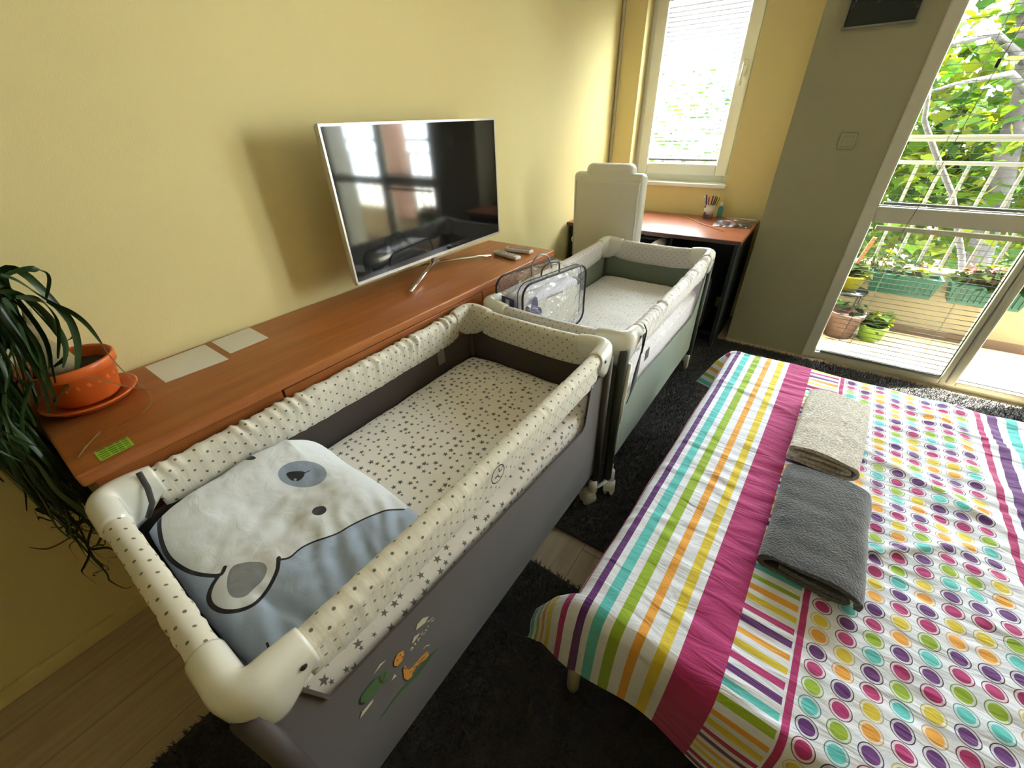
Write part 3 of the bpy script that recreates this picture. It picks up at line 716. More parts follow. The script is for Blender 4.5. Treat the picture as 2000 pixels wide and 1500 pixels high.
LEAFS = [[(-1.4, 0.046, 1.243), (-1.4, 0.082, 1.251), (-1.4, 0.112, 1.242), (-1.4, 0.114, 1.221), (-1.4, 0.088, 1.18)], [(-1.4, 0.05, 1.251), (-1.4, 0.065, 1.235), (-1.4, 0.076, 1.208), (-1.4, 0.093, 1.172), (-1.4, 0.113, 1.139), (-1.4, 0.124, 1.101), (-1.4, 0.127, 1.049)], [(-1.4, 0.088, 1.171), (-1.4, 0.103, 1.136), (-1.4, 0.099, 1.09), (-1.4, 0.082, 1.04), (-1.4, 0.048, 0.983), (-1.4, 0.001, 0.947), (-1.4, -0.022, 0.93)], [(-1.4, 0.031, 1.215), (-1.4, 0.054, 1.204), (-1.4, 0.069, 1.168), (-1.4, 0.074, 1.114), (-1.4, 0.067, 1.062), (-1.4, 0.04, 1.017)], [(-1.4, 0.031, 1.205), (-1.4, 0.027, 1.158), (-1.4, 0.01, 1.075), (-1.4, 0.004, 1.014)], [(-1.4, 0.048, 1.2), (-1.4, 0.077, 1.184), (-1.4, 0.085, 1.156), (-1.4, 0.077, 1.113), (-1.4, 0.042, 1.045)], [(-1.4, -0.036, 1.083), (-1.4, -0.079, 0.966), (-1.4, -0.102, 0.904), (-1.4, -0.12, 0.835), (-1.4, -0.125, 0.777), (-1.4, -0.108, 0.733)], [(-1.4, -0.109, 0.94), (-1.4, -0.12, 0.902), (-1.4, -0.12, 0.852), (-1.4, -0.126, 0.805), (-1.4, -0.119, 0.762), (-1.4, -0.113, 0.729), (-1.4, -0.132, 0.677), (-1.4, -0.138, 0.631), (-1.4, -0.141, 0.591), (-1.4, -0.117, 0.548), (-1.4, -0.089, 0.52)], [(-1.4, -0.086, 0.97), (-1.4, -0.083, 0.89), (-1.4, -0.087, 0.826), (-1.4, -0.085, 0.751), (-1.4, -0.083, 0.69), (-1.4, -0.073, 0.661)], [(-1.4, -0.108, 0.733), (-1.4, -0.126, 0.702), (-1.4, -0.141, 0.666), (-1.4, -0.143, 0.63), (-1.4, -0.127, 0.597), (-1.4, -0.107, 0.582), (-1.4, -0.079, 0.579)], [(-1.4, -0.096, 0.672), (-1.4, -0.113, 0.626), (-1.4, -0.116, 0.574), (-1.4, -0.108, 0.542)], [(-1.4, -0.08, 0.625), (-1.4, -0.147, 0.536), (-1.4, -0.122, 0.499), (-1.4, -0.112, 0.469)], [(-1.4, -0.089, 0.545), (-1.4, -0.138, 0.498)], [(-1.4, -0.126, 0.772), (-1.4, -0.154, 0.748), (-1.4, -0.148, 0.703), (-1.4, -0.144, 0.659)], [(-1.4, -0.018, 1.019), (-1.4, -0.066, 0.958), (-1.4, -0.098, 0.885), (-1.4, -0.119, 0.781), (-1.4, -0.117, 0.641)], [(-1.4, -0.08, 1.004), (-1.4, -0.083, 0.89), (-1.4, -0.086, 0.808), (-1.4, -0.097, 0.704), (-1.4, -0.106, 0.607), (-1.4, -0.115, 0.527)]]
def crsp(pts, n=6):
    pts = [Vector(p) for p in pts]; out = []
    for i in range(len(pts)-1):
        p0, p1, p2, p3 = pts[max(i-1, 0)], pts[i], pts[i+1], pts[min(i+2, len(pts)-1)]
        for k in range(n):
            t = k/n; out.append(.5*((2*p1)+(p2-p0)*t+(2*p0-5*p1+4*p2-p3)*t*t+(3*p1-p0-3*p2+p3)*t**3))
    out.append(pts[-1]); return out
def ribbon(b, pts, w_, tw=0.0, fold=.35):
    pts = crsp(pts, 5); n = len(pts); vs = []; fs = []
    for i, p in enumerate(pts):
        t = (pts[min(i+1, n-1)]-pts[max(i-1, 0)]).normalized(); a = t.cross(Vector((math.cos(tw+i*.08), math.sin(tw+i*.08), .3))).normalized(); nn = t.cross(a)
        ww = w_*(min(1, .5+i/n*3))*(1-max(0, (i/n-.6)/.4))**.6
        vs += [p-a*ww, p-nn*ww*fold, p+a*ww]
    for i in range(n-1):
        for k in range(2): fs.append([i*3+k, i*3+k+1, i*3+3+k+1, i*3+3+k])
    b.add(vs, fs)
b = B(); rg = random.Random(12); c0 = Vector((-1.505, .055, ZT))
for k, lf in enumerate(LEAFS):
    dx = rg.uniform(-.05, .05)
    ribbon(b, [Vector((p[0]+dx*.4, p[1], p[2]))-c0 for p in lf], .0075 if k < 7 else .0035, rg.uniform(0, 6))
def clampwall(p): return Vector((max(p.x, XW+.015-c0.x), p.y, p.z))
for k in range(150):     # crown leaves arching over towards the camera side and the near end
    a = rg.uniform(-2.6, -.3) if k % 7 else rg.uniform(0, 1.0)
    up = rg.uniform(.10, .30); out = rg.uniform(.08, .22); dr = rg.uniform(.10, .50)
    ca_, sa_ = math.cos(a), math.sin(a)
    if sa_ > 0: dr *= .35; out *= .6
    s0 = Vector((.0+rg.uniform(-.03, .03), -.045+rg.uniform(-.03, .02), .22+rg.uniform(-.03, .04)))
    p1 = s0+Vector((ca_*out*.3, sa_*out*.3, up*.55)); p2 = s0+Vector((ca_*out*.8, sa_*out*.8-.02, up*.5)); out *= (1 if dr < .28 else .55); p3 = s0+Vector((ca_*out*1.1, sa_*out*1.1-.04, -dr*.25)); p4 = s0+Vector((ca_*out*1.05+rg.uniform(-.03, .03), sa_*out*.9-.06, -dr))
    ps = [clampwall(p) for p in (s0, p1, p2, p3, p4)]
    for q_ in ps:
        if q_.y > -.135: q_.z = max(q_.z, .03)
    ribbon(b, ps, rg.uniform(.0045, .009), rg.uniform(0, 6))
for k in range(110):     # trailing strands over the dresser's near end
    x0 = rg.uniform(-.10, .12); y0_ = rg.uniform(-.21, -.14); z0_ = rg.uniform(.0, .2)
    ps = [Vector((x0, y0_+.06, z0_+.1)), Vector((x0, y0_, z0_))]; p = Vector((x0, y0_, z0_)); a = rg.uniform(0, 6); bottom = -.12-.24*rg.random()
    while p.z > bottom:
        a += rg.uniform(-1.3, 1.3); fac = max(0, -p.z)
        p = p+Vector((math.cos(a)*.03+.008, math.sin(a)*.02+.003, -.045-rg.random()*.03))
        p.y = min(p.y, -.135); p.y = max(p.y, -.205); ps.append(clampwall(p).copy())
    if rg.random() < .5:
        for q in range(3): p = p+Vector((rg.uniform(-.03, .06), rg.uniform(-.03, .02), rg.uniform(-.015, .03))); p.y = min(max(p.y, -.22), -.135); ps.append(clampwall(p).copy())
    ribbon(b, ps, rg.uniform(.002, .0055), rg.uniform(0, 6), .3)
b.obj('leaves', 'leaf_dark', PP)
b = B()
ribbon(b, [Vector(p)-c0 for p in [(-1.4, .127, 1.049), (-1.4, .128, 1.005), (-1.39, .135, .95), (-1.37, .15, .90), (-1.33, .14, .88), (-1.30, .10, .8765), (-1.29, .05, .876)]], .0016)
ribbon(b, [Vector(p)-c0 for p in [(-1.36, .06, 1.0), (-1.37, .11, .94), (-1.38, .15, .90), (-1.36, .19, .878)]], .0014)
ribbon(b, [Vector(p)-c0 for p in [(-1.4, -.144, .583), (-1.4, -.179, .578), (-1.4, -.206, .584), (-1.4, -.225, .615)]], .002)
ribbon(b, [Vector(p)-c0 for p in [(-1.4, -.142, .72), (-1.4, -.165, .69), (-1.4, -.150, .66), (-1.4, -.14, .62)]], .0014)
ribbon(b, [Vector(p)-c0 for p in [(-1.30, .02, .876), (-1.25, -.02, .877), (-1.22, -.04, .876)]], .0016)
b.obj('dried_leaves', 'dead_leaf', PP)

# ================================================================== travel cots
def cot(name, label, x0, x1, y0_, y1_, fab, dark, dots, sheet, matt_z, win, wrinkle, seed, net, top=.822):
    cx, cy = (x0+x1)/2, (y0_+y1_)/2
    T = thing(name, label, 'cot', (cx, cy, 0), 0, 'travel cots')
    def l(p): return Vector((p[0]-cx, p[1]-cy, p[2]))
    ins = .022                                  # rail centre line inset
    zc = top-.024
    def prof(k=1.0, low=.095, th=.019, rt=.024):
        """closed cross-section (n, z): rounded top, thin flap hanging down"""
        P_ = []
        for i in range(9):
            a = PI*i/8; P_.append((math.cos(a)*rt*k, math.sin(a)*rt*k))
        P_ += [(-th*.9, -.02), (-th*.55, -low*.6), (-th*.4, -low), (0, -low-.004), (th*.4, -low), (th*.6, -low*.6), (th*.95, -.02)]
        return P_
    def perim(P_):
        out = [0]
        for i in range(1, len(P_)): out.append(out[-1]+math.hypot(P_[i][0]-P_[i-1][0], P_[i][1]-P_[i-1][1]))
        return out
    rails = [((x0+ins, y0_+.11), (x0+ins, y1_-.11), (-1, 0)), ((x1-ins, y0_+.11), (x1-ins, y1_-.11), (1, 0)),
             ((x0+.10, y0_+ins), (x1-.10, y0_+ins), (0, -1)), ((x0+.10, y1_-ins), (x1-.10, y1_-ins), (0, 1))]
    for ri, (a, c, nrm) in enumerate(rails):
        L = math.hypot(c[0]-a[0], c[1]-a[1]); n = int(L/.006); bb = B(); rg_ = []; uvs = []; pm = perim(prof())
        rail_w = wrinkle[ri]
        for i in range(n+1):
            t = i/n; s_ = t*L; cxx = a[0]+(c[0]-a[0])*t; cyy = a[1]+(c[1]-a[1])*t
            e = min(s_, L-s_); k = 1-.22*math.exp(-e/.012)
            g = nz(s_*22, seed+ri*3.1)*.35+nz(s_*55, seed+9+ri)*.25
            fold = max(0, nz(s_*14, seed+40+ri*1.7))**1.0
            low = .10+.008*nz(s_*5, seed+ri)-.012*math.exp(-e/.03)
            ring = []
            for j, (nn, zz) in enumerate(prof(k, low)):
                dd = rail_w*(g+fold*1.5*math.sin(s_*190+zz*70+2*nz(s_*9, seed)))*(1+zz*5)
                dd += rail_w*.5*nz(s_*35+zz*8, zz*30, seed)
                sg = 1 if nn >= 0 else -1
                sag = -.006*math.sin(PI*t)
                ring.append(l((cxx+nrm[0]*(nn+sg*dd), cyy+nrm[1]*(nn+sg*dd), zc+zz+sag+(dd*.5 if zz > 0 else 0)))); uvs.append((s_+.013*ri, pm[j]))
            rg_.append(ring)
        bb.rings(rg_, uvs, cap=True); bb.obj('padded_rail', dots, T)
    # plastic corners
    for ci, (sx, sy) in enumerate(((-1, -1), (1, -1), (1, 1), (-1, 1))):
        X0 = x0+ins if sx < 0 else x1-ins; Y0 = y0_+ins if sy < 0 else y1_-ins
        ax, ay = .112, .105; R_ = .035; path = []
        n = 30
        for i in range(n+1):
            t = i/n
            if t < .4: q = t/.4; path.append(((X0-sx*(ax-(ax-R_)*q)), Y0, (0, sy)))
            elif t > .6: q = (t-.6)/.4; path.append((X0, Y0-sy*(R_+(ay-R_)*q), (sx, 0)))
            else:
                q = (t-.4)/.2*PI/2; nx_, ny_ = sx*math.sin(q), sy*math.cos(q)
                path.append((X0-sx*R_+nx_*R_, Y0-sy*R_+ny_*R_, (nx_, ny_)))
        rgs = []; cuv = []
        for i, (px, py, nr) in enumerate(path):
            t = i/n; m_ = math.sin(PI*t); hump = .010*m_**.7; low = .052+.055*m_**1.5; ring = []
            for k in range(14):
                a = 2*PI*k/14; nn = math.cos(a)*.0275*(1+.05*m_); zz = math.sin(a)
                if zz > 0: z_ = zz*.028+hump
                else: z_ = zz*low; nn = (abs(math.cos(a))**.6)*math.copysign(.0265, math.cos(a)) * (1-.15*abs(zz)) + .003
                ring.append(l((px+nr[0]*nn, py+nr[1]*nn, zc+z_))); cuv.append((t*.2, .11+z_ if math.cos(a) < 0 else .31+z_))
            rgs.append(ring)
        bb = B().rings(rgs, cuv, cap=True); co = bb.obj('corner_cap', dots if (sx < 0 and dots == 'dots_taupe' and sy > 0) else 'plastic_white', T)
        sb = B(); q_ = path[26]; sb.lathe([(0, .0025), (.0045, .002), (.006, 0)], (0, 0, 0), 12)
        so = sb.obj('screw', 'ink'); so.parent = co
        so.location = l((q_[0]+q_[2][0]*.0305, q_[1]+q_[2][1]*.0305, zc-.006)); so.rotation_euler = Vector((q_[2][0], q_[2][1], 0)).to_track_quat('Z', 'Y').to_euler()
        # leg
        lb = B(); lx, ly = X0, Y0
        pts = [l((lx+sx*.004, ly+sy*.004, zc-.03)), l((lx+sx*.005, ly+sy*.005, .4)), l((lx+sx*.008, ly+sy*.008, .10))]
        lb.tube(pts, [.021, .020, .019], 12); lb.obj('leg', dark, T)
    # fabric panels between legs (slightly inset)
    zp = zc-.09; zb_ = .175
    px0, px1, py0, py1 = x0+.022, x1-.022, y0_+.022, y1_-.022
    def panel(nm, f, nx_=24, ny_=14, m_=fab):
        return grid_mesh(nx_, ny_, f).obj(nm, m_, T)
    for (nm, fn) in (('end_panel', lambda s, t: l((px0+(px1-px0)*s, py0+.004*nz(s*3, t*3, seed), zb_+(zp-zb_)*t))),
                     ('end_panel', lambda s, t: l((px0+(px1-px0)*s, py1+.006*nz(s*3, t*3, seed+2), zb_+(zp-zb_)*t))),
                     ('side_panel', lambda s, t: l((px0+.006*nz(s*6, t*3, seed+4), py0+(py1-py0)*s, zb_+(zp-zb_)*t)))):
        panel(nm, fn)
    # right side panel with a netting window: top edge of cloth follows win(y)
    xs = px1+.004
    def fr(s, t):
        y = py0+(py1-py0)*s; zt_ = win(y-y0_, (py1-py0)); return l((xs+.0012*nz(s*8, t*3, seed+5), y, zb_+(zt_-zb_)*t))
    sp_ = panel('side_panel', fr, 90, 14)
    yl, yr = py0, py1
    def fn_(s, t):
        y = py0+(py1-py0)*s; zt_ = win(y-y0_, (py1-py0)); return l((xs, y, zt_+(zp-zt_)*t))
    no = panel('netting', fn_, 60, 4, net)
    # hem welt along window edge
    pts = []
    for i in range(60):
        s = i/59; y = py0+(py1-py0)*s; pts.append(l((xs+.003, y, win(y-y0_, py1-py0))))
    B().tube(pts, .0035, 6).obj('hem', fab, T)
    # floor board + bottom
    grid_mesh(4, 6, lambda s, t: l((px0+(px1-px0)*s, py0+(py1-py0)*t, zb_+.003))).obj('base_panel', dark, T)
    # feet
    return T, l
def foot(T, l, x, y, sx, sy):
    b = B(); b.box(l((x-.020, y-.020, .085)), l((x+.020, y+.020, .135)), .008, seg=3)
    b.tube([l((x, y, .11)), l((x+sx*.004, y+sy*.010, .05)), l((x+sx*.004, y+sy*.012, .018))], [.018, .015, .012], 10, flat=1.0)
    b.obj('foot', 'plastic_white', T)
def caster(T, l, x, y, rz, lever):
    b = B(); R3 = Matrix.Rotation(rz, 3, 'Z')
    def w_(p): q = R3 @ Vector(p); return l((x+q.x, y+q.y, q.z))
    b.tube([w_((0, 0, .13)), w_((0, 0, .075))], [.018, .022], 12)
    hood = []
    for i in range(9):
        a = PI*.05+PI*.85*i/8
        c_, s_ = math.cos(a), math.sin(a)
        hood.append([w_((yy, .02+c_*.036, .042+s_*.036)) for yy in (-.026, -.016, 0, .016, .026)])
    n = len(hood)
    vs = [p for r in hood for p in r]
    fs = [[i*5+k, i*5+k+1, (i+1)*5+k+1, (i+1)*5+k] for i in range(n-1) for k in range(4)]
    b.add(vs, fs)
    o = b.obj('caster_housing', 'plastic_white', T)
    for sgn in (-1, 1):
        wb = B(); vs = []
        prof_ = [(.010, -.009), (.032, -.008), (.036, 0), (.032, .008), (.010, .009)]
        rgs = [[w_((sgn*.014+q, .02+math.cos(2*PI*k/24)*r, .038+math.sin(2*PI*k/24)*r)) for k in range(24)] for r, q in prof_]
        wb.rings(rgs, cap=True); wb.obj('wheel', 'plastic_white', T)
    if lever:
        lb = B(); lb.tube([w_((0, .0, .075)), w_((.0, -.03, .085)), w_((0, -.075, .10))], [.009, .009, .011], 8, flat=.6); lb.obj('brake_lever', 'plastic_white', T)

def sheet_mesh(T, l, x0, x1, y0_, y1_, z, m, seed, amp=.004, skirt=.10, name='mattress'):
    # one continuous mattress: flat top, rounded corners and edges, sides going down
    nx_, ny_ = 60, 110
    def fn(s, t):
        sk = .12; u = (s-sk)/(1-2*sk); v = (t-sk*.6)/(1-1.2*sk)
        dz = 0
        uu, vv = min(1, max(0, u)), min(1, max(0, v))
        ex = max(0, -u, u-1)/(sk/(1-2*sk)); ey = max(0, -v, v-1)/(sk*.6/(1-1.2*sk)); e = max(ex, ey)
        X_, Y_ = x0+(x1-x0)*uu, y0_+(y1_-y0_)*vv
        # round the plan corners
        R_ = .09; qx = max(0, abs(X_-(x0+x1)/2)-((x1-x0)/2-R_)); qy = max(0, abs(Y_-(y0_+y1_)/2)-((y1_-y0_)/2-R_)); d = math.hypot(qx, qy)
        if qx > 0 and qy > 0 and d > R_:
            k = R_/d; X_ = (x0+x1)/2+math.copysign((x1-x0)/2-R_+qx*k, X_-(x0+x1)/2); Y_ = (y0_+y1_)/2+math.copysign((y1_-y0_)/2-R_+qy*k, Y_-(y0_+y1_)/2)
        edge = min(uu, 1-uu, vv*(y1_-y0_)/(x1-x0), (1-vv)*(y1_-y0_)/(x1-x0))
        dz = -.014*math.exp(-edge/.03)+amp*nz(X_*9, Y_*9, seed)+amp*.7*nz(X_*24, Y_*22, seed+3)
        return l((X_, Y_, z+dz-e*skirt))
    def uvf(s, t):
        sk = .12; u = (s-sk)/(1-2*sk); v = (t-sk*.6)/(1-1.2*sk)
        ex = max(0, -u, u-1)/(sk/(1-2*sk)); ey = max(0, -v, v-1)/(sk*.6/(1-1.2*sk))
        X_ = x0+(x1-x0)*min(1, max(0, u)); Y_ = y0_+(y1_-y0_)*min(1, max(0, v))
        return (X_+(ex*skirt if u > 1 else -ex*skirt)+2, Y_+(ey*skirt if v > 1 else -ey*skirt)+2)
    return grid_mesh(nx_, ny_, fn, uvf).obj(name, m, T)

def win_t(y, L):
    return .64-.115*sstep(.0, 1.05, y)+.0*y if True else 0
def win_taupe(y, L):
    base = .622-.09*min(1, max(0, (y-.1)/1.0))
    e0 = max(0, (.10-y)/.02); e1 = max(0, (y-(1.15))/.02)
    return min(.708, base+min(1, e0)*.2+min(1, e1)*.2)
def win_green(y, L):
    base = .525-.05*min(1, max(0, y))
    e1 = max(0, (y-1.10)/.14); e0 = max(0, (.05-y)/.05)
    return min(.70, base+.2*e1*e1+e0*.2)
T1, l1 = cot('travel_cot', 'taupe travel cot with cream dotted rails holding the bear pillow', -1.150, -.452, -.078, 1.248, 'taupe', 'taupe_dark', 'dots_taupe', 'star', .60, win_taupe, [.0075, .0012, .0035, .0018], 3.3, 'net')
sheet_mesh(T1, l1, -1.112, -.484, -.036, 1.205, .602, 'star', 2.0)
T2, l2 = cot('travel_cot', 'sage green travel cot behind the taupe one, holding the clear bag', -1.118, -.418, 1.285, 2.622, 'green_fab', 'green_dark', 'dots_grey', 'star_small', .57, win_green, [.002, .0075, .0012, .0016], 8.1, 'net_white')
sheet_mesh(T2, l2, -1.080, -.450, 1.325, 2.578, .590, 'star_small', 5.0, .004, .11)
for (xx, yy, sx, sy) in ((-1.125, -.055, -1, -1), (-.477, -.055, 1, -1), (-1.125, 1.222, -1, 1)): foot(T1, l1, xx, yy, sx, sy)
caster(T1, l1, -.462, 1.212, math.radians(150), True)
for (xx, yy, sx, sy) in ((-1.095, 1.31, -1, -1), (-1.095, 2.60, -1, 1), (-.438, 2.60, 1, 1)): foot(T2, l2, xx, yy, sx, sy)
caster(T2, l2, -.425, 1.322, math.radians(200), True)
# inner corner sleeves of the taupe cot (dark gap at the corner) and a small tab
B().box(l1((-1.128, 1.00, .63)), l1((-1.122, 1.04, .70))).obj('tab', 'hardware', T1)
# fabric fold on near end panel
# circular logo on the near rail
lg = B(); n = 40
def lp(y, z): return l1((-.4475, y, z))
for i in range(n):
    a0, a1 = 2*PI*i/n, 2*PI*(i+1)/n
    for r0, r1_ in ((.0235, .0265),):
        lg.poly([lp(.535+math.cos(a0)*r0, .775+math.sin(a0)*r0*.98), lp(.535+math.cos(a0)*r1_, .775+math.sin(a0)*r1_*.98), lp(.535+math.cos(a1)*r1_, .775+math.sin(a1)*r1_*.98), lp(.535+math.cos(a1)*r0, .775+math.sin(a1)*r0*.98)])
def stroke(b, pts, w_, mi=0, f=lp):
    for p, q in zip(pts[:-1], pts[1:]):
        d = Vector((q[0]-p[0], q[1]-p[1])); d.normalize(); nn = Vector((-d.y, d.x))*w_
        b.poly([f(p[0]-nn.x, p[1]-nn.y), f(p[0]+nn.x, p[1]+nn.y), f(q[0]+nn.x, q[1]+nn.y), f(q[0]-nn.x, q[1]-nn.y)], mi)
stroke(lg, [(.540, .792), (.540, .778), (.553, .778)], .0016); stroke(lg, [(.522, .770), (.537, .772)], .0016); stroke(lg, [(.535, .768), (.541, .760)], .0016)
lg.obj('round_logo', 'ink', T1, smooth=False)
# printed safari scene on the side panel (flat print on cloth)
PR = {'bush': [(0.069, 0.505), (0.075, 0.517), (0.093, 0.521), (0.115, 0.52), (0.135, 0.509), (0.144, 0.489), (0.139, 0.478), (0.124, 0.473), (0.098, 0.475), (0.077, 0.479), (0.069, 0.496)],
 'ground': [(0.092, 0.366), (0.116, 0.373), (0.148, 0.377), (0.185, 0.37), (0.222, 0.367), (0.266, 0.357), (0.267, 0.346), (0.239, 0.349), (0.196, 0.343), (0.166, 0.359), (0.124, 0.366), (0.102, 0.358)],
 'ghead': [(0.155, 0.49), (0.16, 0.505), (0.172, 0.514), (0.185, 0.504), (0.184, 0.486), (0.175, 0.473), (0.16, 0.475)],
 'gbody': [(0.164, 0.402), (0.17, 0.437), (0.177, 0.447), (0.18, 0.413), (0.192, 0.405), (0.203, 0.405), (0.22, 0.403), (0.239, 0.396), (0.24, 0.37), (0.228, 0.371), (0.213, 0.384), (0.199, 0.386), (0.187, 0.385), (0.182, 0.371), (0.17, 0.379)],
 'cl1': [(0.227, 0.521), (0.236, 0.534), (0.252, 0.534), (0.268, 0.516), (0.255, 0.508), (0.24, 0.515)], 'cl2': [(0.208, 0.492), (0.219, 0.505), (0.236, 0.494), (0.227, 0.49), (0.213, 0.488)],
 'cl3': [(0.052, 0.452), (0.063, 0.466), (0.091, 0.463), (0.086, 0.455), (0.068, 0.452)], 'bird': [(0.111, 0.538), (0.131, 0.547), (0.145, 0.538), (0.13, 0.5395)], 'bird2': [(0.137, 0.45), (0.149, 0.459), (0.151, 0.444)]}
TS = [[(0.261, 0.503), (0.266, 0.497), (0.273, 0.495), (0.278, 0.496)], [(0.271, 0.486), (0.276, 0.482), (0.281, 0.484)], [(0.258, 0.483), (0.259, 0.485), (0.2605, 0.480)], [(0.25, 0.482), (0.252, 0.475), (0.254, 0.478)], [(0.236, 0.481), (0.242, 0.488)], [(0.24, 0.475), (0.245, 0.474), (0.248, 0.474)], [(0.226, 0.484), (0.225, 0.472)], [(0.228, 0.479), (0.232, 0.475)], [(0.212, 0.479), (0.217, 0.479), (0.216, 0.47)], [(0.2, 0.476), (0.206, 0.479), (0.208, 0.471), (0.202, 0.469)], [(0.231, 0.422), (0.24, 0.42), (0.249, 0.407)]]
M['pr_green'] = mat('printed_green', srgb(74, 108, 66), .85); M['pr_orange'] = mat('printed_orange', srgb(214, 150, 56), .85); M['pr_cream'] = mat('printed_cream', srgb(206, 198, 170), .85); M['pr_brown'] = mat('printed_brown', srgb(110, 60, 26), .85)
def fp(y, z): return l1((-.4115-.0, y, z))
xs_ = -.452-.022+.004+.0016
def fp(y, z): return l1((xs_, y, z))
pb = B(); mi = {'bush': 0, 'ground': 0, 'ghead': 1, 'gbody': 1}
from mathutils.geometry import tessellate_polygon
for k, pl in PR.items():
    tri = tessellate_polygon([[Vector((p[0], p[1], 0)) for p in pl]])
    for t_ in tri:
        q = [pl[i] for i in t_]
        pb.poly([fp(*p) for p in q], mi.get(k, 2))
for s_ in TS: stroke(pb, s_, .0013, 2, fp)
def fp2(y, z): v = fp(y, z); v.x += .0006; return v
for (yy, zz) in ((.176, .43), (.184, .395), (.195, .398), (.21, .396), (.225, .388), (.172, .44), (.166, .495), (.175, .50), (.178, .485), (.20, .39), (.218, .392)):
    pb.poly([fp2(yy+math.cos(a)*.0028, zz+math.sin(a)*.0028) for a in (0, 1.05, 2.1, 3.14, 4.2, 5.2)], 3)
stroke(pb, [(.120, .515), (.118, .495), (.122, .478)], .0012, 3, fp2); stroke(pb, [(.135, .50), (.122, .485)], .001, 3, fp2)
pb.obj('printed_scene', ['pr_green', 'pr_orange', 'pr_cream', 'pr_brown'], T1, smooth=False)
# near-left dark strap at the corner of the taupe cot
B().tube([l1((-1.108, .026, .838)), l1((-1.092, .022, .80)), l1((-1.094, .012, .755)), l1((-1.10, -.01, .72))], .006, 6, flat=.4).obj('strap', 'strap', T1)
# faint print + label + strap on the green cot
pb = B(); xg = -.418-.022+.004+.0016
def fg(y, z): return l2((xg, y, z))
def P4(pts, mi_): pb.poly([fg(*p) for p in pts], mi_)
P4([(1.36, .36), (1.375, .40), (1.40, .38), (1.385, .34), (1.37, .33)], 0); P4([(1.355, .28), (1.36, .33), (1.385, .33), (1.39, .27), (1.37, .23)], 0); P4([(1.42, .24), (1.43, .29), (1.46, .27), (1.45, .22)], 0)
P4([(2.30, .30), (2.33, .36), (2.36, .36), (2.34, .30)], 0); P4([(2.37, .36), (2.40, .40), (2.43, .37), (2.40, .33)], 0)
M['pr_sage'] = mat('printed_pale_sage', srgb(150, 158, 132), .85)
pb.obj('printed_scene', ['pr_sage'], T2, smooth=False)
sb = B()
ps = crsp([l2((-.405, 1.400, .80)), l2((-.402, 1.395, .745)), l2((-.402, 1.375, .66)), l2((-.404, 1.36, .57)), l2((-.408, 1.335, .52))], 5)
vs = []; fs = []
for i, p in enumerate(ps): tw = .3*math.sin(i*.4); vs += [p+Vector((tw*.01, -.013, 0)), p+Vector((-tw*.01, .013, 0)), p+Vector((-tw*.01+.003, .013, 0)), p+Vector((tw*.01+.003, -.013, 0))]
for i in range(len(ps)-1):
    for k in range(4): fs.append([i*4+k, i*4+(k+1) % 4, (i+1)*4+(k+1) % 4, (i+1)*4+k])
sb.add(vs, fs); sb.obj('strap', 'strap', T2)
B().tube([l2((-.404, 1.388, .845)), l2((-.394, 1.395, .82)), l2((-.396, 1.395, .77)), l2((-.40, 1.40, .72))], .005, 6, flat=.5).obj('strap_loop', 'ink', T2)
B().box(l2((-.402, 1.46, .655)), l2((-.399, 1.50, .70)), .0005).obj('label_tab', 'strap', T2)
B().tube([l2((-.415, 1.312, .71)), l2((-.414, 1.300, .55)), l2((-.414, 1.298, .43))], [.012, .010, .006], 8, flat=.5).obj('lock_tab', 'plastic_white', T2)

# ================================================================== bear pillow
SD = {
 'face':[(-1.168, 0.012), (-1.113, -0.007), (-1.054, -0.02), (-0.999, -0.025), (-0.945, -0.019), (-0.897, -0.005), (-0.851, 0.022), (-0.861, 0.039)],
 'earl':[(-1.19, -0.03), (-1.168, -0.01), (-1.168, 0.012), (-1.164, 0.029)],
 'ear':[(-0.851, 0.022), (-0.837, 0.002), (-0.816, -0.013), (-0.789, -0.017), (-0.758, -0.009), (-0.732, 0.011), (-0.719, 0.036), (-0.724, 0.062), (-0.739, 0.087), (-0.757, 0.107), (-0.781, 0.122)],
 'jaw':[(-0.773, 0.122), (-0.76, 0.138), (-0.761, 0.166), (-0.751, 0.194), (-0.735, 0.22), (-0.723, 0.243), (-0.717, 0.27), (-0.704, 0.307), (-0.692, 0.332), (-0.677, 0.356), (-0.643, 0.382)],
 'nline':[(-0.984, 0.302), (-0.978, 0.322)], 'tick':[(-0.621, 0.012), (-0.607, 0.009)]}
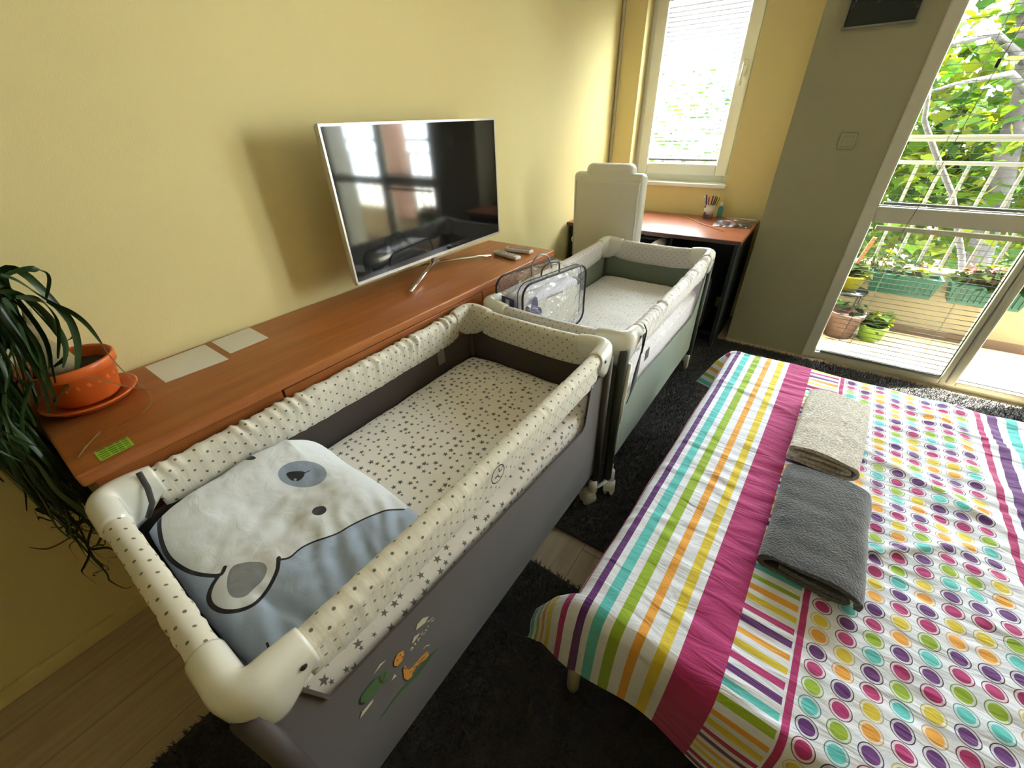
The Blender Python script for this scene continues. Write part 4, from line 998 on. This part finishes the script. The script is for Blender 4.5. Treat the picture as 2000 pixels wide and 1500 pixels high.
SP = {'inner':[(-0.83, 0.031), (-0.847, 0.049), (-0.837, 0.069), (-0.804, 0.093), (-0.777, 0.093), (-0.758, 0.074), (-0.754, 0.053), (-0.752, 0.033), (-0.769, 0.018), (-0.797, 0.017)],
 'eye':[(-0.812, 0.268), (-0.806, 0.259), (-0.81, 0.247), (-0.823, 0.24), (-0.836, 0.241), (-0.843, 0.251), (-0.838, 0.262), (-0.826, 0.27)],
 'eye2':[(-1.165, 0.26), (-1.165, 0.251), (-1.182, 0.239), (-1.2, 0.237), (-1.2, 0.247), (-1.182, 0.259)],
 'muzzle':[(-0.924, 0.342), (-0.909, 0.322), (-0.913, 0.297), (-0.936, 0.274), (-0.971, 0.259), (-1.01, 0.254), (-1.043, 0.263), (-1.061, 0.282), (-1.058, 0.308), (-1.034, 0.333), (-0.997, 0.349), (-0.956, 0.353)],
 'nose':[(-1.025, 0.278), (-1.016, 0.293), (-0.989, 0.31), (-0.972, 0.3), (-0.968, 0.282), (-0.984, 0.272), (-1.006, 0.272)],
 'nglint':[(-0.988, 0.279), (-0.98, 0.284), (-0.974, 0.279), (-0.981, 0.275)],
 'head':[(-1.168, 0.012), (-1.113, -0.007), (-1.054, -0.02), (-0.999, -0.025), (-0.945, -0.019), (-0.897, -0.005), (-0.851, 0.022), (-0.837, 0.002), (-0.816, -0.013), (-0.789, -0.017), (-0.758, -0.009), (-0.732, 0.011), (-0.719, 0.036), (-0.724, 0.062), (-0.739, 0.087), (-0.757, 0.107), (-0.773, 0.122), (-0.76, 0.138), (-0.761, 0.166), (-0.751, 0.194), (-0.735, 0.22), (-0.723, 0.243), (-0.717, 0.27), (-0.704, 0.307), (-0.692, 0.332), (-0.677, 0.356), (-0.643, 0.382), (-.60, .48), (-1.0, .60), (-1.4, .45), (-1.3, .1)]}
def smooth_loop(pts, closed):
    if len(pts) < 6: return pts
    p3 = [(p[0], p[1], 0) for p in pts]
    if closed: p3 = p3[-1:]+p3+p3[:2]
    c = crsp(p3, 4)
    if closed: c = c[4:-5]
    return [(v.x, v.y) for v in c]
def seg_sd(pts, Q, closed):
    if not (closed and len(pts) > 28): pts = smooth_loop(pts, closed)
    Q = np.asarray(Q); d = np.full(len(Q), 9.0); ins = np.zeros(len(Q), bool); n = len(pts)
    for i in range(n if closed else n-1):
        a = np.array(pts[i]); c = np.array(pts[(i+1) % n]); e = c-a; t = np.clip(((Q-a)@e)/max(1e-12, e@e), 0, 1)
        d = np.minimum(d, np.linalg.norm(Q-a-t[:, None]*e, axis=1))
        if closed:
            cond = ((a[1] > Q[:, 1]) != (c[1] > Q[:, 1])); xx = (c[0]-a[0])*(Q[:, 1]-a[1])/((c[1]-a[1]) if abs(c[1]-a[1]) > 1e-9 else 1e-9)+a[0]
            ins ^= cond & (Q[:, 0] < xx)
    return np.where(ins, -d, d) if closed else d
PW = thing('pillow', 'pale blue pillow printed with a white bear face, lying in the taupe cot', 'pillow', (-.86, .18, .60))
def pil(s, t):
    x = -1.112+(1.112-.592)*s; y = -.034+.452*t
    # corners pulled in
    x += (.02*math.sin(PI*t)-.01)*(1 if s > .5 else -1)*abs(2*s-1)**3; y += (.014*math.sin(PI*s)-.008)*(1 if t > .5 else -1)*abs(2*t-1)**3
    e = (1-abs(2*s-1)**5)**.55*(1-abs(2*t-1)**5)**.55
    rise = .085*sstep(-.93, -1.10, x) if False else .085*(1-sstep(-1.09, -.92, x))
    z = .612+.070*e+rise*(.85 if t < .8 else .85-(t-.8)*2.5)
    z += .008*nz(x*7, y*7, 1)+.006*nz(x*16, y*13, 4)*e+.0028*nz(x*34, y*30, 6)*e
    # creases radiating near the front/right edge and the dent in the middle
    cr = sstep(.55, 1, s); z += .012*cr*math.sin((y*1.2+x*.5)*95+3*nz(x*9, y*9, 7))*max(0, nz(x*5, y*14, 9)+.35)*e
    z -= .016*math.exp(-(((x+.845)/.03)**2+((y-.185)/.05)**2))-.006*math.exp(-(((x+.80)/.02)**2+((y-.21)/.04)**2))
    z -= .014*math.exp(-(((y-.035-(x+.8)*.25)/.012)**2))*sstep(-.78, -.66, x)
    return (x, y, z)
NX, NY = 170, 160
gb = grid_mesh(NX, NY, pil, lambda s, t: (s, t))
top = np.array(gb.v); k_ = .835/(1.5-top[:, 2]); Q = top[:, :2]*k_[:, None]
line = np.full(len(Q), 9.0)
for kk, wd in (('face', .0045), ('earl', .003), ('ear', .0046), ('jaw', .0026), ('nline', .002), ('tick', .0022)): line = np.minimum(line, seg_sd(SD[kk], Q, False)-wd)
for kk in ('eye', 'eye2', 'nose'): line = np.minimum(line, seg_sd(SP[kk], Q, True))
line = np.maximum(line, -seg_sd(SP['nglint'], Q, True))
grey = seg_sd(SP['inner'], Q, True); muz = seg_sd(SP['muzzle'], Q, True); head = seg_sd(SP['head'], Q, True)
# underside
nv = len(gb.v); bt = [(x, y, .606+(.0 if True else 0)) for x, y, z in gb.v]
edge = [i for i in range(NX+1)]+[(j)*(NX+1)+NX for j in range(1, NY+1)]+[NY*(NX+1)+i for i in range(NX-1, -1, -1)]+[j*(NX+1) for j in range(NY-1, 0, -1)]
eb = len(gb.v); gb.v += [(gb.v[i][0]*.98-.0172, gb.v[i][1]*.97+.005, .606) for i in edge]; ne = len(edge)
for i in range(ne): gb.f.append([edge[i], eb+i, eb+(i+1) % ne, edge[(i+1) % ne]]); gb.mi.append(0); gb.sm.append(True); gb.uv.append([(0, 0)]*4)
gb.f.append([eb+i for i in range(ne)]); gb.mi.append(0); gb.sm.append(True); gb.uv.append([(0, 0)]*ne)
gb.v = [(x+.86, y-.18, z-.60) for x, y, z in gb.v]
me = gb.mesh('cushion')
for nm, arr in (('ln', line), ('gy', grey), ('mz', muz), ('hd', head)):
    at = me.attributes.new(nm, 'FLOAT', 'POINT'); full = np.full(len(me.vertices), .05); full[:len(arr)] = arr
    at.data.foreach_set('value', full.astype(np.float32))
def pil_mat():
    m = mat('bear_print_cotton', srgb(216, 217, 212), .8, sheen=.2); nt = NT(m)
    def a(n_): return X(nt, nt.node('ShaderNodeAttribute', attribute_name=n_).outputs['Fac'])
    c = mix(nt, a('hd') < 0.0, srgb(172, 188, 212), srgb(228, 231, 234))
    c = mix(nt, a('gy') < 0.0, c, srgb(140, 142, 146)); c = mix(nt, a('mz') < 0.0, c, srgb(146, 158, 176)); c = mix(nt, a('ln') < 0.0, c, srgb(30, 28, 32))
    nt.l.new(c, P(m).inputs['Base Color'])
    tc = nt.node('ShaderNodeTexCoord'); n1 = nt.node('ShaderNodeTexNoise', {'Vector': tc.outputs['Object'], 'Scale': 22.0, 'Detail': 3.0, 'Distortion': 1.0})
    add_bump(m, n1.outputs[0], .35, .008); return m
M['bear'] = pil_mat(); link('cushion', me, 'bear', PW)

# ================================================================== clear bag in the green cot
th = math.radians(11); dY = Vector((math.sin(th), math.cos(th), 0)); dX = Vector((math.cos(th), -math.sin(th), 0))
far = Vector((-.845, 1.785, .598)); LB, TB, HB = .44, .17, .305
org = far-dY*LB/2-dX*TB/2
BG = thing('storage_bag', 'clear zip-up plastic bag with dark piping standing in the green cot', 'bag', org, -th)
def rrect(h, w_, r, n=6, z0=0):
    out = []
    for (cx_, cz_, a0) in ((w_-r, r, -PI/2), (w_-r, h-r, 0), (-w_+r, h-r, PI/2), (-w_+r, r, PI)):
        for i in range(n+1):
            a = a0+PI/2*i/n; out.append((cx_+math.cos(a)*r, cz_+math.sin(a)*r))
    return out
rr = rrect(HB, LB/2, .055)
def side(nx_, bulge, sgn):
    b = B(); cen = (nx_+bulge*sgn, 0, HB/2); n = len(rr); rings = []
    for k in (1, .85, .6, .3, .02):
        rings.append([(nx_+sgn*bulge*(1-k*k)+.004*nz(p[0]*20*k, p[1]*20, 3+sgn), p[0]*k, HB/2+(p[1]-HB/2)*k) for p in rr])
    b.rings(rings); return b
side(TB/2, .012, 1).obj('front_panel', 'clear_plastic', BG); side(-TB/2, .006, -1).obj('back_panel', 'clear_plastic', BG)
b = B(); rings = []
for i in range(7):
    q = -TB/2+TB*i/6; rings.append([(q, p[0]*(1-.0*i)+.002*nz(i, p[0]*20), p[1]+.003*nz(i*.9, p[1]*20, 2)) for p in rr])
b.rings(rings); b.obj('gusset', 'clear_plastic', BG)
for q, nm in ((TB/2, 'piping'), (-TB/2, 'piping')):
    B().tube([(q, p[0], p[1]) for p in rr+rr[:1]], .0048, 8, cap=False).obj(nm, 'ink', BG)
B().tube([(TB/2-.03, p[0]*1.003, p[1]*1.003) for p in rr[4:24]], .0022, 6).obj('zip', 'strap', BG)
b = B().tube(crsp([(0, -.075, HB), (0, -.072, HB+.045), (0, -.03, HB+.075), (0, .02, HB+.065), (0, .05, HB+.03), (0, .06, HB)], 5), .0038, 8)
b.obj('handle', 'hardware', BG)
b = B().tube(crsp([(.045, -.06, HB), (.05, -.055, HB+.03), (.05, -.01, HB+.045), (.05, .05, HB+.035), (.045, .065, HB)], 5), .0035, 8); b.obj('handle', 'strap', BG)
# folded bedding inside the bag (rests inside -> own thing)
BD = thing('folded_bedding', 'folded white printed bedding packed inside the clear bag', 'bedding', org, -th)
def inn(s, t):
    a = s*2*PI; return (0, 0, 0)
M['bedding'] = mat('white_lilac_print_cloth', srgb(240, 238, 246), .85, var=(25, .86))
for i in range(2):
    x0_ = -.066+i*.066
    b = B(); rs = rrect(HB*(.74-.0*i), LB/2-.018, .04)
    rings = [[(x0_+q, p[0]*k+.003*nz(p[0]*15, q*40, i), .012+HB*.37+(p[1]-HB*.37)*k) for p in rs] for q, k in ((.0, .9), (.008, .985), (.032, 1), (.054, .985), (.062, .9))]
    b.rings(rings, cap=True); b.obj('fold', 'bedding', BD)
# header card with heart-like shapes (printed cardboard)
CB = thing('insert_card', 'white printed insert card with dark purple shapes inside the clear bag', 'card', org, -th)
b = B().box((TB/2-.0135, -LB/2+.02, .02), (TB/2-.012, LB/2-.025, HB-.10), .0003); b.obj('card', 'paper', CB)
def disc(b, cy, cz, ry, rz_, ang, x, n=28):
    pts = []
    for k in range(n):
        a = 2*PI*k/n; u_, v_ = math.cos(a)*ry, math.sin(a)*rz_; pts.append((x, cy+u_*math.cos(ang)-v_*math.sin(ang), cz+u_*math.sin(ang)+v_*math.cos(ang)))
    b.poly(pts)
b = B(); disc(b, -.165, .13, .022, .075, .25, TB/2-.0112); b.obj('dark_heart', 'ink', CB, smooth=False)
b = B(); disc(b, -.135, .185, .024, .048, -.1, TB/2-.0106); disc(b, -.120, .145, .036, .034, .2, TB/2-.0107); b.obj('purple_heart', 'purple_label', CB, smooth=False)
b = B()   # row of faint lettering marks
for k, h_ in enumerate((.012, .009, .012, .010, .009, .012, .009, .010, .009)):
    y = -.06+k*.0125; b.box((TB/2-.002, y, .205), (TB/2-.001, y+.0022, .205+h_)); b.box((TB/2-.002, y+.004, .205), (TB/2-.001, y+.0085, .207)); b.box((TB/2-.002, y+.0068, .205), (TB/2-.001, y+.0085, .205+h_*.8))
b.obj('lettering', 'strap', BG)
b = B().box((-.045, -LB/2-.0045, .165), (.035, -LB/2-.003, .235), .0003); b.obj('label', 'purple_label', BG)
b = B().box((-.018, -LB/2-.0055, .198), (.006, -LB/2-.0046, .225)).box((-.03, -LB/2-.0055, .177), (.02, -LB/2-.0046, .181)); b.obj('label_print', 'paper', BG)

# ================================================================== office chair
CH = thing('office_chair', 'cream leather high-backed office chair tucked under the far desk', 'chair', (-1.17, 2.98, 0), math.radians(-2))
def soft(b, c, d, bev, R=None, mi=0): return b.box((c[0]-d[0]/2, c[1]-d[1]/2, c[2]-d[2]/2), (c[0]+d[0]/2, c[1]+d[1]/2, c[2]+d[2]/2), bev, mi, R, 5)
Rb = Matrix.Rotation(math.radians(3), 3, 'X')
soft(B(), (0, -.225, .86), (.50, .085, .66), .035, Rb).obj('backrest', 'leather', CH)
soft(B(), (0, -.262, .85), (.44, .02, .58), .008, Rb).obj('back_panel', 'leather', CH)
soft(B(), (0, -.225, 1.15), (.33, .10, .18), .04, Rb).obj('headrest', 'leather', CH)
b = B()
for sx in (-.225, .225): b.tube([(sx, -.272, .57), (sx, -.280, .9), (sx, -.285, 1.14)], .0045, 8)
b.obj('piping', 'leather', CH)
soft(B(), (0, .04, .50), (.50, .48, .10), .045).obj('seat', 'leather', CH)
for sx in (-.29, .29):
    a = soft(B(), (sx, .0, .71), (.065, .30, .05), .022).obj('armrest', 'leather', CH)
    ab = B().tube([(sx, -.10, .69), (sx, -.12, .58), (sx*.85, -.10, .48)], .014, 8); ao = ab.obj('arm_bracket', 'dark_metal'); ao.parent = a
B().tube([(0, .03, .08), (0, .03, .46)], [.028, .022], 14).obj('gas_lift', 'dark_metal', CH)
for k in range(5):
    a = 2*PI*k/5+.3; e = (math.cos(a)*.29, .03+math.sin(a)*.29)
    lo = B().tube([(0, .03, .10), (e[0]*.6, .03+(e[1]-.03)*.6, .09), (e[0], e[1], .07)], [.022, .018, .014], 8).obj('base_arm', 'black', CH)
    wo = B().tube([(e[0]-.018, e[1], .030), (e[0]+.018, e[1], .030)], .027, 14).obj('caster', 'rubber'); wo.parent = lo

# ================================================================== corner desk
DK = thing('computer_desk', 'cherry topped desk with black panels under the small window', 'desk', (-1.0, 3.35, 0))
def d_(x, y, z): return (x+1.0, y-3.35, z)
zt_ = .80
b = B(); b.box(d_(-1.61, 2.985, zt_-.026), d_(-.345, 3.69, zt_), .005, seg=3); b.obj('desktop', 'desk_top', DK)
B().box(d_(-1.61, 2.978, zt_-.027), d_(-.345, 2.986, zt_-.001), .003).obj('edge_band', 'desk_edge', DK)
B().box(d_(-.385, 3.02, 0.0), d_(-.36, 3.67, zt_-.027), .002).obj('side_panel', 'black', DK)
B().box(d_(-1.60, 3.02, 0.0), d_(-1.575, 3.67, zt_-.027), .002).obj('side_panel', 'black', DK)
B().box(d_(-1.575, 3.60, .20), d_(-.385, 3.62, zt_-.027), .002).obj('back_panel', 'black', DK)
B().box(d_(-.80, 3.03, .10), d_(-.785, 3.60, zt_-.027), .002).obj('divider_panel', 'black', DK)
B().box(d_(-.785, 3.06, .10), d_(-.385, 3.59, .118), .002).obj('shelf', 'black', DK)
B().box(d_(-1.50, 3.16, .70), d_(-.82, 3.50, .715), .002).obj('keyboard_tray', 'black', DK)
tag(soft(B(), (-.575, 3.30, .125+.19), (.20, .42, .37), .01).obj('computer_case', mat('dark_grey_case', srgb(66, 68, 68), .5)), 'dark grey computer case standing on the lower shelf of the desk', 'computer')
tag(soft(B(), (-.95, 3.26, .728), (.20, .14, .022), .008).obj('white_box', 'plastic_white'), 'small white device lying on the keyboard tray under the desktop', 'device')
# things on the desk
def ony(x, y): return (x, y, zt_+.0005)
PC = thing('pencil_cup', 'white cup with a red label and dark print, full of pens on the desk', 'cup', ony(-.70, 3.60))
b = B().lathe([(0, .002), (.034, .002), (.034, .0), (.040, .10), (.038, .10), (.033, .005), (0, .006)], n=28); b.obj('cup', 'paper', PC)
b = B()
vs = []; fs = []; seg = 12
def wrap(b, a0, a1, z0_, z1_, r=.0375):
    vs = []; n = 8
    for i in range(n+1):
        a = a0+(a1-a0)*i/n
        for z in (z0_, z1_): rr_ = .0345+.0057*z/.1+.0006; vs.append((math.cos(a)*rr_, math.sin(a)*rr_, z))
    b.add(vs, [[2*i, 2*i+2, 2*i+3, 2*i+1] for i in range(n)])
M['red_print'] = mat('dark_red_print', srgb(140, 40, 46), .6)
b = B(); wrap(b, -2.9, -2.2, .078, .096); b.obj('red_label', 'red_print', PC)
b = B(); wrap(b, -2.9, -1.5, .004, .034); wrap(b, -2.6, -2.0, .034, .048); b.obj('dark_print', 'purple_label', PC)
pen_cols = [('black', srgb(24, 24, 26)), ('dark green', srgb(40, 70, 50)), ('plum purple', srgb(80, 30, 80)), ('pink', srgb(210, 70, 110)), ('orange', srgb(230, 140, 60)), ('white', srgb(220, 220, 215)), ('dark blue', srgb(30, 40, 90)), ('maroon', srgb(100, 24, 40)), ('grey', srgb(90, 90, 92)), ('yellow', srgb(220, 200, 60))]
rg = random.Random(4)
for k, (cn, cc) in enumerate(pen_cols):
    a = k*2*PI/10+.3; t = thing('pen', 'slim %s pen standing in the pencil cup' % cn, 'pen', (-.70+math.cos(a)*.016, 3.60+math.sin(a)*.016, zt_+.008), 0, 'pens in the cup')
    lean = Vector((math.cos(a)*.26+(.1 if k in (2, 7) else 0), math.sin(a)*.2, 1)).normalized(); Lp = rg.uniform(.135, .165)
    mm = mat('pen_'+cn.replace(' ', '_'), cc, .35)
    B().tube([tuple(lean*0), tuple(lean*Lp)], .0042, 8).obj('barrel', mm, t); B().tube([tuple(lean*(Lp-.03)), tuple(lean*(Lp+.006))], .005, 8).obj('cap', mm, t)
BT = thing('glue_bottle', 'small clear teal bottle standing behind the pencil cup', 'bottle', ony(-.63, 3.655))
B().lathe([(0, 0), (.016, 0), (.018, .01), (.018, .07), (.010, .085), (.009, .09)], n=20).obj('body', mat('teal_plastic', srgb(70, 150, 150), .25), BT)
B().lathe([(.010, .086), (.011, .088), (.011, .11), (0, .112)], n=16).obj('cap', 'plastic_white', BT)
TY = thing('plastic_sleeve', 'clear plastic sleeve holding small boxes at the right end of the desk', 'sleeve', ony(-.49, 3.47), math.radians(4))
grid_mesh(14, 14, lambda s, t: (-.125+.25*s, -.12+.24*t, .004+.030*math.sin(PI*s)**.6*math.sin(PI*t)**.6+.004*nz(s*6, t*6))).obj('film', 'clear_plastic', TY)
B().box((-.125, -.12, .0005), (.125, .12, .0015)).obj('back_sheet', 'clear_plastic', TY)
tag(soft(B(), (-.515, 3.47, zt_+.012), (.105, .065, .020), .003).obj('small_box', 'red_print'), 'small dark red box inside the clear sleeve on the desk', 'box')
tag(soft(B(), (-.425, 3.44, zt_+.010), (.075, .11, .014), .003).obj('dark_case', 'black'), 'flat black case inside the clear sleeve on the desk', 'case')
NB = thing('spiral_notebook', 'wire-bound notebook lying against the wall behind the clear sleeve', 'notebook', ony(-.47, 3.655), math.radians(2))
B().box((-.11, -.022, .0), (.11, .03, .007), .001).obj('pages', 'paper', NB)
b = B()
for k in range(22): x = -.105+k*.01; b.tube([(x+math.cos(q)*.0, -.022+math.cos(q)*.008, .006+math.sin(q)*.008) for q in [i*PI/4 for i in range(9)]], .0011, 5, cap=False)
b.obj('wire_binding', 'chrome', NB)
tag(B().tube([(-.93, 3.665, zt_+.004), (-.72, 3.40, zt_+.004), (-.50, 3.20, zt_+.004)], .0026, 8).obj('knitting_needle', mat('pale_wood_stick', srgb(222, 176, 120), .4)), 'long thin pale stick lying diagonally across the desk', 'stick')

# ================================================================== bed
brot = math.radians(-2.2)
BX, BY = -.205, .50
BED = thing('bed', 'bed with pale metal legs under the striped and dotted bedspread', 'bed', (BX, BY, 0), brot)
WB, LBed = 1.55, 1.60
B().box((.03, .03, .30), (WB-.03, LBed-.03, .488), .03, seg=4).obj('mattress', 'mattress', BED)
B().box((.04, .04, .22), (WB-.04, LBed-.04, .30), .004).obj('bed_base', 'black', BED)
for x in (.022, WB-.06):
    for y in (.012, LBed-.06): B().tube([(x, y, .0145), (x, y, .23)], .019, 14).obj('leg', 'metal_leg', BED)
BC = thing('bedspread', 'bedspread with rainbow stripes, a magenta band and coloured dots', 'bedspread', (BX, BY, 0), brot)
U0, U1, V0, V1 = -.24, 1.60, -.26, 1.70
R_e = .035
def edge(u, L):
    """arc-length u across a rounded edge: returns (pos, drop)"""
    def one(q):       # q<0 outside
        a = -q
        if a <= 0: return 0, 0
        if a < R_e*PI/2: th_ = a/R_e; return R_e*math.sin(th_), R_e*(1-math.cos(th_))
        return R_e, R_e+a-R_e*PI/2
    if u < R_e: o_, d = one(u-R_e); return R_e-o_, d
    if u > L-R_e: o_, d = one((L-R_e)-u); return L-R_e+o_, d
    return u, 0
def bc(s, t):
    u = U0+(U1-U0)*s; v = V0+(V1-V0)*t
    x, dx_ = edge(u, WB); y, dy_ = edge(v, LBed)
    d = max(dx_, dy_) if min(dx_, dy_) > 0 else dx_+dy_
    if min(dx_, dy_) > .0:
        d = math.hypot(dx_, dy_)*.92
        d = min(d, .30)
    z = .500-d
    # hanging cloth flares
    fx = (-1 if u < R_e else (1 if u > WB-R_e else 0)); fy = (-1 if v < R_e else (1 if v > LBed-R_e else 0))
    x += fx*(.02*min(1, dx_/.1)+.012*math.sin(v*14)*dx_*3)+ (fx*dx_*.42 if dy_ > 0 else 0)
    y += fy*(.015*min(1, dy_/.1)+.014*math.sin(u*17+1)*dy_*3)+(fy*dy_*.05 if dx_ > 0 else 0)
    # cloth relief
    top_ = 1 if d == 0 else max(0, 1-d*4)
    right = sstep(.42, .75, u)
    z += .004*nz(u*5, v*8, 2)+.004*nz(u*7+v*3, v*30, 5)
    z += right*top_*(.013*nz(u*7+v*4, v*5-u*3, 9)+.012*max(0, nz((u+v)*10, (v-u)*5, 12)))
    z += .0026*math.sin(v*120+4*nz(u*6, v*5, 3))*max(0, nz(u*3, v*6, 8)+.25)
    for (vx, vy, sl, am) in ((.22, 1.18, -.35, .006), (.25, .85, -.4, .004), (.6, .62, .8, .010), (.75, .95, -.5, .008), (.15, .40, .5, .004)):
        q = (v-vy)-(u-vx)*sl; z += am*math.exp(-(q/.016)**2)*math.exp(-((u-vx)/.22)**2)
    return (x, y, z)
b = grid_mesh(300, 300, bc, lambda s, t: (U0+(U1-U0)*s, V0+(V1-V0)*t)); b.obj('cloth', 'cover', BC)

# ================================================================== towels
def towel(name, label, x, y, rz, w_, L, prof, th_, m, seed, z0=.506):
    """prof: polyline (x,z) of the folded cloth seen from the near end, extruded along y"""
    t = thing(name, label, 'towel', (x, y, z0), rz, 'folded towels')
    ctr = crsp([(p[0], 0, p[1]) for p in prof], 7); n = len(ctr)
    left, right = [], []
    for i, p in enumerate(ctr):
        tt = (ctr[min(i+1, n-1)]-ctr[max(i-1, 0)]).normalized(); nn = Vector((-tt.z, 0, tt.x)); left.append(p+nn*th_/2); right.append(p-nn*th_/2)
    loop = left+right[::-1]; ny_ = 46; rings = []
    for j in range(ny_+1):
        q = j/ny_; e = 1-.35*math.exp(-min(q, 1-q)*L/.006)
        rings.append([Vector((p.x+.004*nz(q*4, i*.05, seed), (q-.5)*L+.005*nz(i*.12, seed), max(.0, p.z+.0035*nz(q*9, i*.12, seed+5)*(1 if p.z > .02 else .3)))) for i, p in enumerate(loop)])
    b = B(); b.rings(rings, cap=False)
    for j in (0, ny_):
        fs = [[i, i+1, 2*n-2-i, 2*n-1-i] for i in range(n-1)]; b.add(rings[j], fs)
    b.obj('cloth', m, t); return t
pb_ = [(-.09, .012), (-.02, .006), (.075, .006), (.098, .022), (.092, .046), (.05, .056), (-.03, .062), (-.078, .056), (-.086, .046), (-.07, .038), (0, .041), (.06, .038), (.078, .029), (.06, .021), (0, .021), (-.06, .020)]
towel('towel', 'beige waffle-ribbed towel folded on the bedspread', .262, 1.545, math.radians(-4), .2, .42, pb_, .011, 'terry_beige', 1)
pg_ = [(-.06, .030), (.02, .026), (.07, .030), (.08, .022), (.06, .012), (-.02, .010), (-.085, .012), (-.103, .026), (-.092, .044), (-.05, .052), (.03, .054), (.082, .050), (.102, .034), (.103, .014)]
towel('towel', 'charcoal grey towel folded on the bedspread, nearer the camera', .258, 1.05, math.radians(-3), .2, .40, pg_, .013, 'terry_grey', 7)
